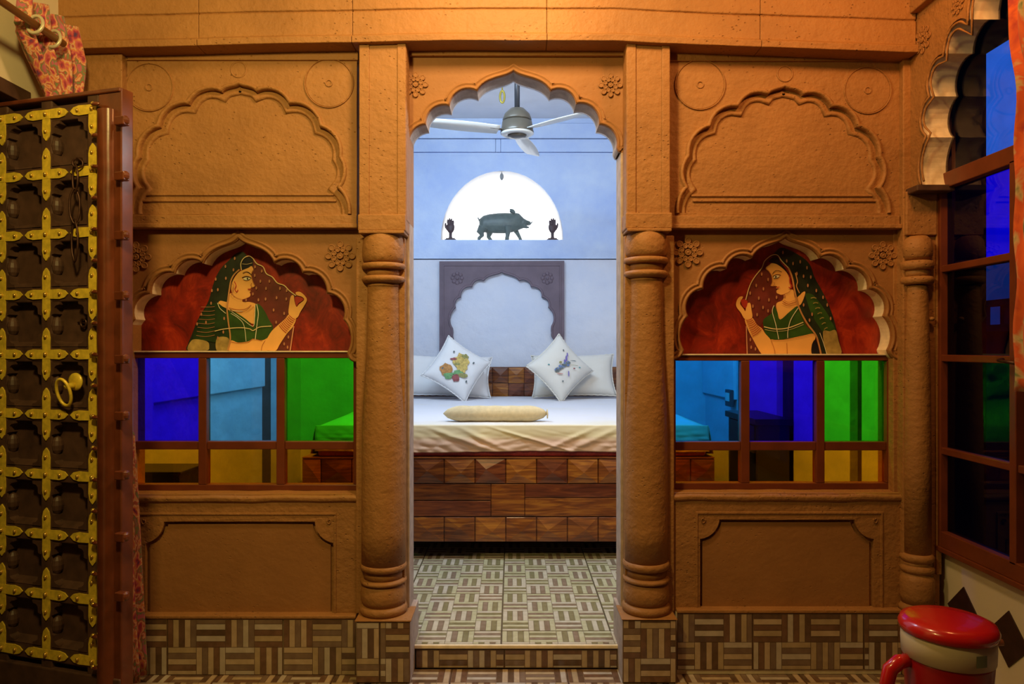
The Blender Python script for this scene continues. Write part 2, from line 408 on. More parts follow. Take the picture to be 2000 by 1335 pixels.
# --- doorway arch
cpath = arch([(797, 297), (800, 287), (832, 243), (878, 207), (932, 178)], (1003, 139), [(1075, 178), (1125, 203), (1170, 243), (1204, 287), (1209, 297)],
             [-.1, .24, .27, .27], [.27, .27, .24, -.1])
cp = px(cpath)
outer = px([(792, 97), (1218, 97), (1218, 298)])+cp[::-1]+px([(792, 298)])
plate('arch_panel', outer, [], .0, .012, S2, wall, bevel=.0015, rs=False, wobble=0)
sweep('arch_moulding', cp[::-1], [(-.001, .004), (-.002, -.006), (-.007, -.009), (-.011, -.005), (-.014, -.004), (-.018, -.009), (-.023, -.010), (-.026, .002)], S2, wall, smooth=True)
sweep('arch_soffit', cp, [(.0005, .004), (.0, .012), (.0, .115)], M['jamb'], wall)
# inner (bedroom side) skin of the arch
plate('arch_panel', outer, [], .105, .12, M['wash2'], wall, bevel=0, rs=False, wobble=0)
box('panel_frame', (X(792), -.018, Z(112)), (X(1218), .0, Z(90)), ST, wall, bevel=.003)
box('upper_wall_core', (X(780), .0, Z(97)), (X(1230), .12, Z(-20)), S2, wall, bevel=0)
# jambs of the doorway, from the floor to the springing
box('door_jamb', (X(786), -.0, 0), (X(800), .12, Z(297)), M['jamb'], wall, bevel=.004)
box('door_jamb', (X(1212), -.0, 0), (X(1226), .12, Z(297)), M['jamb'], wall, bevel=.004)

# --- pilasters above the columns, with sunk flutes and an abacus block
def pilaster(x0, x1, ytop, ybase, ab0, ab1, aby0, aby1):
    d = D0-.085
    box('pilaster', (X(x0, d), -.085, Z(ybase, d)), (X(x1, d), .12, Z(ytop, d)), ST, wall, bevel=.004)
    w = (x1-x0)
    for a, b in ((x0+1, x0+w*.22), (x1-w*.19, x1-1)):
        box('pilaster_rib', (X(a, d), -.091, Z(ybase, d)), (X(b, d), -.08, Z(ytop+3, d)), ST, wall, bevel=.003)
    d = D0-.1
    box('abacus_block', (X(ab0, d), -.104, Z(aby1-5, d)), (X(ab1, d), .02, Z(aby0, d)), ST, wall, bevel=.005)
    box('abacus_block', (X(ab0+2, d), -.110, Z(aby1, d)), (X(ab1-2, d), .02, Z(aby1-6, d)), ST, wall, bevel=.003)
pilaster(701, 794, 80, 430, 699, 792, 418, 456)
pilaster(1223, 1309, 80, 430, 1222, 1313, 415, 452)
d = D0-.06
box('pilaster', (X(130, d), -.06, 0), (X(238, d), .12, Z(90, d)), ST, wall, bevel=.004)

# --- rosettes (part) with petals (sub-parts)
def petal_mesh(r, l, name):
    g = G(); n = 14
    pts = [(l*.5*math.sin(a)*(1.0 if math.sin(a) > 0 else .9), 0, r*math.cos(a)) for a in [2*PI*i/n for i in range(n)]]
    g.tube([(p[2], 0, p[0]) for p in pts], .0030, 6, closed=True)
    g.add([(p[2]*.85, -.001, p[0]*.85) for p in pts], [tuple(range(n))])
    me = bpy.data.meshes.new(name); me.from_pydata([tuple(v) for v in g.v], [], g.f); me.materials.append(S2)
    for p in me.polygons: p.use_smooth = True
    return me
PM = petal_mesh(.0105, .024, 'petal'); PS = petal_mesh(.0075, .018, 'petal_small')
def rosette(c, R, par=None, rot=None, mat=S2):
    r = bpy.data.objects.new('rosette', None); COL.objects.link(r); r.empty_display_size = .02; r.location = c; r.parent = par or wall
    if rot: r.rotation_euler = rot
    s = R/.058
    g = G(); g.lathe([(.0, .010), (.004, .010), (.006, .007), (.008, .007), (.010, .010), (.012, .008), (.013, .0)], (0, 0, 0), 20, axis='Y')
    o = mk('rosette_centre', [v*s for v in g.v], g.f, mat, r, smooth=True, local=True)
    for k in range(8):
        for me, rad, a0 in ((PM, .0455, 0), (PS, .0265, PI/8)):
            a = k*PI/4+a0; o = bpy.data.objects.new('petal', me); COL.objects.link(o); o.parent = r
            o.location = (rad*s*math.sin(a), -.003, rad*s*math.cos(a)); o.rotation_euler = (0, a, 0); o.scale = (s, s, s)
for cx, cy, R in ((267, 502, 29), (665, 500, 29), (1343, 493, 29), (1723, 499, 27), (812, 166, 24), (1192, 167, 23)):
    rosette(Vector((X(cx), -.002, Z(cy))), R/490)

# --- base panels under the windows, sill
def base_panel(x0, x1, ys, rect_, rec, ybt):
    d = D0-.03
    xl, yt, xr = rect_; a0, a1, top, cut, cy_ = rec
    o = px([(x0, ys+3), (x1, ys+3), (x1, ybt), (x0, ybt)], d)
    hl = [(a0, ybt-2), (a0, top+cy_)]; hl += arc((a0, top+cy_), (a0+cut, top), -.18, 8)[1:]+[(a0+cut, top), (a1-cut, top)]+arc((a1-cut, top), (a1, top+cy_), -.18, 8)[1:]+[(a1, top+cy_), (a1, ybt-2)]
    hole = px(hl, d)
    plate('base_panel', o, [hole], -.03, .0, ST, wall, bevel=.003)
    ins = offs(hole, .004, True)
    box('panel_field', (X(x0, d), -.008, Z(ybt, d)), (X(x1, d), .12, Z(ys+8, d)), ST, wall, bevel=0)
    inner = offs(hole, -.013, True)
    plate('raised_field', inner, [], -.018, -.005, S2, wall, bevel=.007, wobble=.001)
    m = px([(xl, ybt-2), (xl, yt), (xr, yt), (xr, ybt-2)], d)
    sweep('panel_moulding', m, [(-.004, -.029), (-.003, -.034), (.003, -.034), (.005, -.029)], ST, wall)
    # sill slab, slightly uneven
    n = 24; vs = []; fs = []
    pr = [(-.030, 16), (-.040, 12), (-.042, 6), (-.036, 2), (.055, -2), (.12, -2), (.12, 16)]
    for i in range(n+1):
        x = x0+(x1-x0)*i/n
        for y, dy in pr:
            v = Vector((X(x, D0-.03), y, Z(ys+3+dy, D0-.03))); v += noise.noise_vector(v*9)*.004; vs.append(v)
    k = len(pr)
    for i in range(n):
        for j in range(k): j2 = (j+1) % k; fs.append((i*k+j, i*k+j2, (i+1)*k+j2, (i+1)*k+j))
    fs += [tuple(range(k)), tuple(n*k+j for j in range(k))[::-1]]
    mk('window_sill', vs, fs, ST, wall, bevel=.003)
    g = G()
    for cx_, sg in ((xl+12, 1), (xr-12, -1)):   # small carved scrolls in the corners
        pts = [(X(cx_, d)+sg*.008*math.cos(a)*(.4+a/9), -.032, Z(yt+14, d)+.012*math.sin(a)*(.4+a/9)) for a in [i*.45 for i in range(16)]]
        g.tube(pts, .0022, 5)
    g.mk('carved_scroll', ST, wall, smooth=True)
base_panel(243, 705, 962, (268, 1003, 655), (284, 651, 1018, 36, 42), 1206)
base_panel(1312, 1760, 960, (1361, 1001, 1722), (1367, 1707, 1014, 38, 38), 1196)

# strips beside the windows down to the sill
for a, b in ((236, 247), (703, 712), (1300, 1313), (1744, 1768)):
    box('window_jamb', (X(a), -.004, Z(966)), (X(b), .12, Z(445)), ST, wall, bevel=.003)
# bedroom-side lining around the paintings
for x0, x1, ya, yb in ((237, 704, 449, 690), (1311, 1757, 449, 694)):
    box('inner_lining', (X(x0), .108, Z(yb)), (X(x1), .12, Z(ya)), M['wash2'], wall, bevel=0)

# ------------------------------------------------------------------ windows with coloured panes
def window(name, x0, y0, x1, y1, cols, rows, colours, lab):
    w = struct(name); d = D0+.045; xs = cols; g = G()
    def bx(a, b, c, e, yf=.035, yb=.078, nm=None):
        return box(nm, (X(a, d), yf, Z(e, d)), (X(c, d), yb, Z(b, d)), M['frame'], w, bevel=.003)
    bx(x0, y0, x1, rows[0][0], nm='top_rail'); bx(x0, rows[-1][1], x1, y1, nm='bottom_rail')
    bx(x0, rows[0][0], cols[0][0], rows[-1][1], nm='stile'); bx(cols[-1][1], rows[0][0], x1, rows[-1][1], nm='stile')
    for (a, b), (c, e) in zip(cols, cols[1:]): bx(b, rows[0][0], c, rows[-1][1], nm='mullion')
    for (a, b) in cols: bx(a, rows[0][1], b, rows[1][0], yf=.04, nm='transom')
    for r, (a, b) in enumerate(rows):
        for c, (e, f_) in enumerate(cols):
            col = colours[r][c]
            o = box('window_pane', (X(e-2, d), .060, Z(b+2, d)), (X(f_+2, d), .064, Z(a-2, d)), GL[col], w, bevel=0)
            o['label'] = {'cobalt': 'deep blue glass pane', 'cyan': 'pale turquoise glass pane', 'azure': 'bright azure glass pane', 'green': 'green glass pane', 'amber': 'amber glass pane'}[col]
    box('plaster_highlight_bead', (X(x0-2.2, d), .03, Z(y1, d)), (X(x0, d), .08, Z(y0+28, d)), M['lime'], w, bevel=.001)
    # pale strip above the frame, a painted highlight for its light-catching ledge
    box('plaster_highlight_bead', (X(x0+14, d), .028, Z(y0+.5, d)), (X(x1-14, d), .08, Z(y0-2.2, d)), M['lime'], w, bevel=.001)
    return w
window('window_1', 246, 687, 704, 957, [(259, 389), (405, 541), (557, 691)], [(699, 861), (877, 945)], [['cobalt', 'cyan', 'green'], ['amber']*3], '')
window('window_2', 1313, 693, 1746, 955, [(1319, 1446), (1463, 1593), (1609, 1730)], [(704, 862), (879, 942)], [['azure', 'cobalt', 'green'], ['amber']*3], '')

# ------------------------------------------------------------------ tile basket weave
def unit(mat, name):
    g = G(); g.box((-.5, -.5, 0), (.5, .5, 1))
    me = bpy.data.meshes.new(name); me.from_pydata([tuple(v) for v in g.v], [], [f for f in g.f if f != (0, 3, 2, 1)]); me.materials.append(mat); return me
UM = {m.name: unit(m, 'strip') for m in STL+STD+FL+FD}
def clip(a0, a1, b0, b1): return max(a0, b0), min(a1, b1)
def weave(parent, O, U, V, N, w, h, ou, ov, light, dark, tiles, body, bs=.1135, ph=0, limit=10**9, tile_name='tile', rise=.0012, loc0=None):
    """tiles: list of (u0,u1,v0,v1); strips become children of their tile; beyond `limit` they are joined per tile"""
    O = Vector(O); U = Vector(U); V = Vector(V); N = Vector(N); cnt = 0
    R = Matrix((U, V, N)).transposed().to_4x4()
    for (tu0, tu1, tv0, tv1) in tiles:
        g = G(); gp = .0012
        for s_ in [0]:
            c = [O+U*(a)+V*(b)+N*k for k in (-.008, 0) for (a, b) in ((tu0+gp, tv0+gp), (tu1-gp, tv0+gp), (tu1-gp, tv1-gp), (tu0+gp, tv1-gp))]
            g.add(c, [(3, 2, 1, 0), (4, 5, 6, 7), (0, 1, 5, 4), (1, 2, 6, 5), (2, 3, 7, 6), (3, 0, 4, 7)])
        t = g.mk(tile_name, body, parent, local=False)
        toff = wloc(parent); jg = G(); jm = []
        i0 = int(math.floor((tu0-ou)/bs))-1; j0 = int(math.floor((tv0-ov)/bs))-1
        for j in range(j0, j0+int((tv1-tv0)/bs)+4):
            for i in range(i0, i0+int((tu1-tu0)/bs)+4):
                bu, bv = ou+i*bs, ov+j*bs; hor = (i+j+ph) % 2 == 0; s5 = bs/5
                for k in range(5):
                    if hor: a0, a1, b0, b1 = bu, bu+bs, bv+k*s5, bv+(k+1)*s5
                    else: a0, a1, b0, b1 = bu+k*s5, bu+(k+1)*s5, bv, bv+bs
                    a0, a1 = clip(a0+.0012, a1-.0012, tu0+.004, tu1-.004); b0, b1 = clip(b0+.0012, b1-.0012, tv0+.004, tv1-.004)
                    if a1-a0 < .004 or b1-b0 < .004: continue
                    odd = (k % 2 == (0 if (light is FL or j % 2 == 0) else 1))
                    m = random.choice(light if odd else dark)
                    ctr = O+U*((a0+a1)/2)+V*((b0+b1)/2)
                    if cnt < limit:
                        o = bpy.data.objects.new('strip', UM[m.name]); COL.objects.link(o); o.parent = t
                        o.matrix_local = Matrix.Translation(ctr-toff) @ R @ Matrix.Diagonal((a1-a0, b1-b0, rise, 1)); cnt += 1
                    else:
                        c = [ctr+U*((a1-a0)/2*su)+V*((b1-b0)/2*sv)+N*k2 for k2 in (0, rise) for su, sv in ((-1, -1), (1, -1), (1, 1), (-1, 1))]
                        jg.add(c, [(4, 5, 6, 7), (0, 1, 5, 4), (1, 2, 6, 5), (2, 3, 7, 6), (3, 0, 4, 7)], 0); jm += [m]*5
        if jg.v:
            ms = list({m.name: m for m in jm}.values()); idx = {m.name: i for i, m in enumerate(ms)}
            mk('strips', jg.v, jg.f, None, t, mats=ms, fm=[idx[m.name] for m in jm], kind='stuff')
# skirting under the two bays (name of the setting)
def skirting(name, x0, x1, y0, y1, yf, seams, ou, ph):
    b = struct(name); d = D0+yf; a, e = X(x0, d), X(x1, d); z0 = Z(y1, d); z1 = Z(y0, d)
    box('skirting_core', (a, yf+.006, 0), (e, .02, z1), M['lime'], b, bevel=.002)
    box('skirting_cap', (a, yf-.004, z1), (e, .0, z1+.014), ST, b, bevel=.004, wobble=.0)
    ss = [0]+[X(s, d)-a for s in seams]+[e-a]
    weave(b, (a, yf, z0), (1, 0, 0), (0, 0, 1), (0, -1, 0), e-a, z1-z0, ou, -.004, STL, STD, [(p, q, 0, z1-z0) for p, q in zip(ss, ss[1:])], M['grout'], ph=ph)
skirting('baseboard_left', 252, 695, 1208, 1318, -.055, [327, 553], X(327, D0-.055)-X(252, D0-.055)-.227, 0)
skirting('baseboard_right', 1322, 1762, 1197, 1308, -.055, [1470, 1687], X(1470, D0-.055)-X(1322, D0-.055)-.227, 1)

# ------------------------------------------------------------------ columns (things)
def column(label, cx, capx0, capx1, s0, s1, yy, ped, ph=0):
    d = D0-.05; c = thing('stone_column', label, 'column', (X(cx, d), -.035, 0))
    XX, YY = X(cx, d), -.035; k = 1/F*d
    rt = (s0)/2*k; rb = s1/2*k; R = (capx1-capx0)/2*k
    z = lambda y: Z(y, d)
    top, b1a, b1b, b2a, b2b, sh, r1a, r1b, r2a, r2b, pb, fo = yy
    g = G()   # shaft with a slight swelling towards the foot
    g.lathe([(rb, z(r1a+4)), (rb, z(r1a-60)), (rb*.985, z((sh+r1a)/2)), (rt*1.05, z(sh+120)), (rt, z(sh)), (rt, z(sh-6))][::1], (XX, YY, 0), 40)
    g.mk('shaft', ST, c, smooth=True, wobble=.001)
    g = G()
    g.lathe([(R*.86, z(b1a-1)), (R*.96, z(b1a-5)), (R*1.0, z(b1a-14)), (R*1.0, z((top+b1a)/2)), (R*.95, z(top+10)), (R*.86, z(top+2)), (R*.84, z(top))], (XX, YY, 0), 40)
    g.lathe([(R*.84, z(b1b)), (R, z(b1b-1)), (R*1.03, z((b1a+b1b)/2)), (R, z(b1a+1)), (R*.82, z(b1a-1))], (XX, YY, 0), 40)
    g.lathe([(R*.78, z(b2a+2)), (R*.78, z(b1b-2))], (XX, YY, 0), 40)
    g.lathe([(R*.80, z(b2b+2)), (R*.98, z(b2b-1)), (R*1.04, z((b2a+b2b)/2)), (R*.98, z(b2a+1)), (R*.78, z(b2a-1))], (XX, YY, 0), 40)
    g.lathe([(rt*1.02, z(sh)), (R*.72, z(b2b+1))], (XX, YY, 0), 40)
    g.mk('capital', ST, c, smooth=True, wobble=.0012)
    g = G()
    def ring(ya, yb, rr): g.lathe([(rr*.86, z(yb)), (rr*.98, z(yb-2)), (rr*1.03, z((ya+yb)/2)), (rr*.98, z(ya+2)), (rr*.86, z(ya))], (XX, YY, 0), 40)
    ring(r1a, r1b, R*1.07); g.lathe([(R*.93, z(r2a+1)), (R*.90, z(r1b-1))], (XX, YY, 0), 40); ring(r2a, r2b, R*1.07)
    g.lathe([(R*.96, z(pb)), (R*1.06, z(pb-10)), (R*1.07, z((r2b+pb)/2)), (R*1.02, z(r2b+6)), (R*.93, z(r2b-1))], (XX, YY, 0), 40)
    ring(pb, fo, R*1.10)
    g.mk('base', ST, c, smooth=True, wobble=.0012)
    px0, px1, py0, py1 = ped; dp = D0-.13
    ztop = Z(py0, dp); a, e = X(px0, dp), X(px1, dp)
    if ztop < z(fo)+.02: pass
    box('back_strip', (X(capx0-6, D0), -.045, ztop), (X(capx1+5, D0), .02, Z(top+10, D0)), ST, c, bevel=.004)
    box('plinth_slab', (a-.004, -.134, ztop), (e+.004, .02, z(fo)+.002), ST, c, bevel=.005)
    box('pedestal', (a, -.122, 0), (e, .118, ztop), M['jamb'], c, bevel=.003)
    z0 = 0.004
    weave(c, (a, -.13, z0), (1, 0, 0), (0, 0, 1), (0, -1, 0), e-a, ztop-z0, -.045 if ph else .0, -.02, STL, STD, [(0, (e-a)*(.44 if not ph else .46), 0, ztop-z0), ((e-a)*(.44 if not ph else .46), e-a, 0, ztop-z0)] if not ph else [(0, e-a, 0, ztop-z0)], M['grout'], ph=ph)
    return c
yL = (457, 514, 526, 539, 551, 560, 1097, 1112, 1127, 1138, 1178, 1196)
column('round brown stone column on the left side of the doorway', 748, 706, 789, 63, 86, yL, (695, 801, 1214, 1330), 0)
yR = (453, 503, 515, 529, 541, 549, 1093, 1110, 1124, 1135, 1176, 1194)
column('round brown stone column on the right side of the doorway', 1263, 1223, 1307, 64, 84, yR, (1216, 1321, 1210, 1325), 1)

# corner column on the pier by the right window
pier = struct('trim_1')
dq = D0-.05
box('corner_pier', (X(1764, dq), -.05, 0), (X(1836, dq), .1, 3.0), ST, pier, bevel=.004)
box('abacus_block', (X(1766, dq), -.066, Z(460, dq)), (X(1826, dq), -.02, Z(375, dq)), ST, pier, bevel=.004)
box('pilaster_rib', (X(1826, dq), -.062, Z(1120, dq)), (X(1836, dq), -.02, Z(380, dq)), ST, pier, bevel=.003)
c = thing('stone_column', 'slim brown stone column in the corner beside the right-hand window', 'column', (X(1791, dq), -.05, 0))
g = G(); zz = lambda y: Z(y, dq); k = dq/F; cc = (X(1791, dq), -.05, 0)
g.lathe([(25*k, zz(1098)), (25*k, zz(900)), (23*k, zz(700)), (19*k, zz(566)), (18*k, zz(558))], cc, 28); g.mk('shaft', ST, c, smooth=True, wobble=.001)
g = G()
for prof in ([(22*k, zz(508)), (27*k, zz(500)), (28*k, zz(486)), (25*k, zz(470)), (18*k, zz(462))],
             [(24*k, zz(528)), (29*k, zz(525)), (30*k, zz(517)), (28*k, zz(511)), (22*k, zz(509))], [(22*k, zz(541)), (22*k, zz(528))],
             [(24*k, zz(556)), (29*k, zz(553)), (30*k, zz(546)), (27*k, zz(541)), (20*k, zz(540))]): g.lathe(prof, cc, 28)
g.mk('capital', ST, c, smooth=True, wobble=.001)
g = G()
for prof in ([(26*k, zz(1095)), (30*k, zz(1090)), (31*k, zz(1084)), (26*k, zz(1078))], [(26*k, zz(1116)), (30*k, zz(1112)), (31*k, zz(1106)), (26*k, zz(1100))],
             [(26*k, zz(1102)), (26*k, zz(1094))], [(28*k, zz(1175)), (31*k, zz(1160)), (31*k, zz(1130)), (26*k, zz(1116))], [(32*k, zz(1190)), (33*k, zz(1183)), (28*k, zz(1175))]): g.lathe(prof, cc, 28)
g.mk('base', ST, c, smooth=True, wobble=.001)
box('pedestal', (X(1762, dq), -.11, 0), (X(1834, dq), .0, zz(1190)), ST, c, bevel=.004)

# ------------------------------------------------------------------ floors, step, room shells
ZI = Z(1258, D0)
fl = struct('floor')
box('floor_slab', (-2.6, -4.6, -.12), (1.72, .1, -.009), M['grout'], fl, bevel=0)
tiles = []
u = -1.6
while u < 1.9: tiles.append((u+1.75, min(u+.454, 1.70)+1.75, 2.40, 2.857)); u += .454
weave(fl, (-1.75, -2.857, -.0012), (1, 0, 0), (0, 1, 0), (0, 0, 1), 3.45, .46, .10, 2.40, STL, STD, [t for t in tiles if t[1]-t[0] > .05], M['grout'], limit=280, rise=.0010)
g = G()
box('tile', (-1.75, -4.6, -.009), (1.70, -.459, -.0012), M['grout'], fl, bevel=0)
step = struct('trim_2')
box('step_core', (X(812), .006, 0), (X(1206), .12, ZI-.009), M['grout'], step, bevel=.002)
box('step_nosing', (X(806), -.006, ZI-.016), (X(1210), .006, ZI+.0002), M['lime'], step, bevel=.004)
weave(step, (X(812), .0, .002), (1, 0, 0), (0, 0, 1), (0, -1, 0), .8, ZI-.02, -.02, -.012, STL, STD, [(0, X(985)-X(812), 0, ZI-.022), (X(985)-X(812), X(1206)-X(812), 0, ZI-.022)], M['grout'], ph=1)
fi = struct('floor')
box('floor_slab', (-1.95, .12, -.02), (1.80, 3.7, ZI-.009), M['fgrout'], fi, bevel=0)
tl = []; T = .454; ox = -.043+1.95
xs = [X(801)+1.95, -.043-.0+1.95, -.043+T+1.95]
near = [(X(801)+1.95, ox, .004, .139), (ox, X(1209)+1.95, .004, .139)]
rows = [(.139+T*k, .139+T*(k+1)) for k in range(3)]
for a, b in rows: near += [(ox-2*T if a > .1 and a > .139 else ox-T, ox-T, a, b)] if a > .139 else []; near += [(ox-T, ox, a, b), (ox, ox+T, a, b)]
mid = []
weave(fi, (-1.95, .0, ZI-.0012), (1, 0, 0), (0, 1, 0), (0, 0, 1), 3.7, 3.6, ox, .139, FL, FD, near, M['fgrout'], bs=T/4, limit=300, rise=.001)
far = []
for i in range(-5, 4):
    for j in range(0, 3):
        t_ = (max(0, ox+i*T), min(3.72, ox+(i+1)*T), .139+j*T, .139+(j+1)*T)
        if t_[1]-t_[0] < .03 or any(abs(t_[0]-n[0]) < .01 and abs(t_[2]-n[2]) < .01 for n in near): continue
        far.append(t_)
weave(fi, (-1.95, .0, ZI-.0012), (1, 0, 0), (0, 1, 0), (0, 0, 1), 3.7, 3.6, ox, .139, FL, FD, far, M['fgrout'], bs=T/4, limit=0, rise=.001)

# front room shell
wl = struct('wall_left')
XL = -1.745
zt = Z(150, F*1.745/1000)   # top of the doorway in the left wall
yj = -.265
box('wall_panel', (XL-.14, yj, 0), (XL, .0, 3.0), M['white'], wl, bevel=0)
box('wall_panel', (XL-.14, -1.35, zt), (XL, yj, 3.0), M['white'], wl, bevel=0)
box('wall_panel', (XL-.14, -4.6, 0), (XL, -1.35, 3.0), M['white'], wl, bevel=0)
dr = struct('door_1')
box('door_lintel', (XL-.15, -1.37, zt-.05), (XL+.004, yj+.004, zt+.001), M['doordark'], dr, bevel=.003)
box('door_post', (XL-.15, yj-.03, 0), (XL-.004, yj+.003, zt-.05), M['doordark'], dr, bevel=.003)
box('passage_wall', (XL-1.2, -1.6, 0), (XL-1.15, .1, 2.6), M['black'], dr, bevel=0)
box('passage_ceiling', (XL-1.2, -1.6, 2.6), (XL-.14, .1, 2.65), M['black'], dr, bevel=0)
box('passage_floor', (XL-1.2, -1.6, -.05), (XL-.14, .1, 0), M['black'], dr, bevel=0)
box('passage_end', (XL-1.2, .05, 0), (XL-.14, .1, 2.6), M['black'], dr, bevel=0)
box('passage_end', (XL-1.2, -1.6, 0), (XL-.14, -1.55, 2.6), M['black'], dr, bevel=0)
tag(box('ceiling', (-2.1, -4.6, 3.0), (2.0, .0, 3.1), plain('front_ceiling', (.30, .24, .17), .9), None, bevel=0), kind='structure')
tag(box('wall_front', (-2.1, -4.7, 0), (2.0, -4.6, 3.0), plain('rear_wall_brown', (.22, .15, .09), .9), None, bevel=0), kind='structure')

# right wall: low white wall with dark diamond tiles, windows, cusped arch
wr = struct('wall_right'); XR = 1.70; zs = Z(1068, F*1.70/838)
box('wall_panel', (XR, -4.6, 0), (XR+.14, .0, zs), M['white'], wr, bevel=0)
box('wall_panel', (XR, -4.6, zs), (XR+.14, -1.95, 3.0), M['white'], wr, bevel=0)
DM = plain('dark_diamond_tile', (.035, .014, .012), .4, noise_amt=.3, nscale=30)
for yc in (-.162, -.407, -.652, -.897, -1.142):
    h = .097; zc = .283; g = G(); v = [(XR-.004, yc, zc+h), (XR-.004, yc+h, zc), (XR-.004, yc, zc-h), (XR-.004, yc-h, zc)]
    g.add(v+[(XR+.001, b, c_) for _, b, c_ in v], [(0, 1, 2, 3), (0, 1, 5, 4), (1, 2, 6, 5), (2, 3, 7, 6), (3, 0, 4, 7)])
    g.mk('diamond_tile', DM, wr)
XA = 1.56
foot = [(2.744, 1.895), (2.716, 2.075), (2.693, 2.222), (2.600, 2.345), (2.462, 2.405), (2.26, 2.52)]; apx = (1.86, 2.66)
lp = foot; rp_ = [(2*1.86-a, b) for a, b in foot][::-1]
# work in (d, z), left foot is at large d; build with y-down convention for arc(): use (-d, -z)
la = [(-a, -b) for a, b in lp]; ra = [(-a, -b) for a, b in rp_]; ap = (-apx[0], -apx[1])
s = [.16, .30, .33, .33, .33]
pth = [(-a-D0, -b) for a, b in arch(la, ap, ra, s, s[::-1])]     # -> (y, z), y = d - D0 ; stored as (y,z)
pth = [(-(p[0]+D0)*-1-D0 if False else p[0], p[1]) for p in pth]
pth = [((-q[0]-D0)*-1-D0 if False else q[0], q[1]) for q in pth]
yz = []
for a, b in arch(la, ap, ra, s, s[::-1]): yz.append((-a-D0, -b))
def side_plate(name, outer, x0, x1, mat, parent, bevel=.003):
    tri = tessellate_polygon([[Vector((p[0], p[1], 0)) for p in outer]]); N = len(outer)
    vs = [(x0, p[0], p[1]) for p in outer]+[(x1, p[0], p[1]) for p in outer]
    fs = [tuple(t) for t in tri]+[tuple(i+N for i in t)[::-1] for t in tri]+[(i, (i+1) % N, N+(i+1) % N, N+i) for i in range(N)]
    return mk(name, vs, fs, mat, parent, bevel=bevel)
y_end = yz[-1][0]
side_plate('arch_panel', [(-.03, yz[0][1]), (-.03, 3.0), (-2.3, 3.0), (-2.3, yz[-1][1])]+yz[::-1], XA, XA+.012, ST, wr, bevel=.002)
N_ = len(yz)
mk('arch_soffit', [(XA+.012, a, b) for a, b in yz]+[(XA+.115, a, b) for a, b in yz], [(i, i+1, N_+i+1, N_+i) for i in range(N_-1)], M['lime'], wr)
side_plate('arch_core', [(-.03, yz[0][1]), (-.03, 3.0), (-2.3, 3.0), (-2.3, yz[-1][1])]+yz[::-1], XA+.11, XA+.118, M['doordark'], wr, bevel=0)
mo = offs(yz, .012); mo2 = offs(yz, .022)
g = G(); g.tube([(XA-.001, a, b) for a, b in mo], .005, 6); g.mk('arch_moulding', ST, wr, smooth=True)
g = G(); g.tube([(XA-.001, a, b) for a, b in offs(yz, .034)], .004, 6); g.mk('arch_moulding', ST, wr, smooth=True)
zb = Z(45, F*1.56/770)
box('beam', (XA-.03, -2.3, zb), (XA+.1, -.10, 3.0), ST, wr, bevel=.004)
box('arch_foot', (XA-.02, yz[0][0]-.02, yz[0][1]-.02), (XA+.125, -.05, yz[0][1]+.004), M['doordark'], wr, bevel=.004)
rosette(Vector((XA, F*1.56/803-D0, Z(78, F*1.56/803))), .052, par=wr, rot=(0, 0, -PI/2))
rosette(Vector((XA, F*1.56/872-D0, Z(8, F*1.56/872))), .035, par=wr, rot=(0, 0, -PI/2))
g = G(); g.ball((X(1813, dq), -.072, Z(623, dq)), .011, 8, sc=(1.1, 1, .8)); g.mk('plaster_knob', ST, pier, smooth=True)
# garden window: frame and panes in the plane X = 1.66..1.71
w3 = struct('window_3')
def yy_(x, X_=1.675): return F*X_/(x-CX)-D0
def zz_(y, x, X_=1.675): return CZ-(y-CY)*(F*X_/(x-CX))/F
A_ = yy_(1836); posts = [A_, yy_(1986)]
zr = [zz_(355, 1845), zz_(525, 1845), zz_(699, 1845), zz_(880, 1845), zz_(1052, 1845)]
dy = posts[0]-posts[1]
ys_ = [posts[0]-dy*k for k in range(0, 4)]
ztop_ = 2.92
def wb(nm, a, b, x0=1.66, x1=1.705): return box(nm, (x0, min(a[0], b[0]), min(a[1], b[1])), (x1, max(a[0], b[0]), max(a[1], b[1])), M['frame'], w3, bevel=.003)
wb('stile', (ys_[0]+.03, zs+.01), (ys_[0]-.028, zr[0]))
box('stile', (1.68, ys_[0]-.028, zr[0]), (1.705, ys_[0]+.03, ztop_), M['doordark'], w3, bevel=.003)
for y in ys_[1:]: wb('mullion', (y+.016, zr[4]+.02), (y-.016, zr[0]-.02))
wb('bottom_rail', (ys_[0]-.028, zr[4]-.03), (-1.95, zr[4]+.03)); wb('bottom_rail', (ys_[0]+.02, zs), (-1.95, zr[4]-.03), 1.655, 1.71)
for i in (1, 2, 3):
    for a, b in zip(ys_, ys_[1:]): wb('transom', (a-.02, zr[i]-.013), (b+.016, zr[i]+.013), 1.664)
wb('top_rail', (ys_[0]-.005, zr[0]-.03), (-1.95, zr[0]+.03))
def wpane(a, b, z0, z1, m, lab):
    o = box('window_pane', (1.687, b, z0), (1.690, a, z1), GL[m], w3, bevel=0); o['label'] = lab
for a, b in zip(ys_, ys_[1:]):
    wpane(a, b, zr[1], zr[0], 'cobalt', 'deep blue glass pane'); wpane(a, b, zr[2], zr[1], 'night', 'dark bluish glass pane')
    wpane(a, b, zr[3], zr[2], 'smoke', 'dark glass pane'); wpane(a, b, zr[4], zr[3], 'smoke', 'dark glass pane')
wpane(ys_[0]-.0, ys_[2], zr[0], ztop_, 'clear', 'tall clear glass pane under the cusped arch')
tag(w3, kind='structure')
g = G(); g.tube([(1.65, ys_[1]+.03, zr[2]+.0), (1.628, ys_[1]+.02, zr[2]-.002), (1.620, ys_[1]-.01, zr[2]-.004), (1.620, ys_[1]-.07, zr[2]-.01)], .006, 8)
g.mk('window_latch', M['iron'], w3, smooth=True)
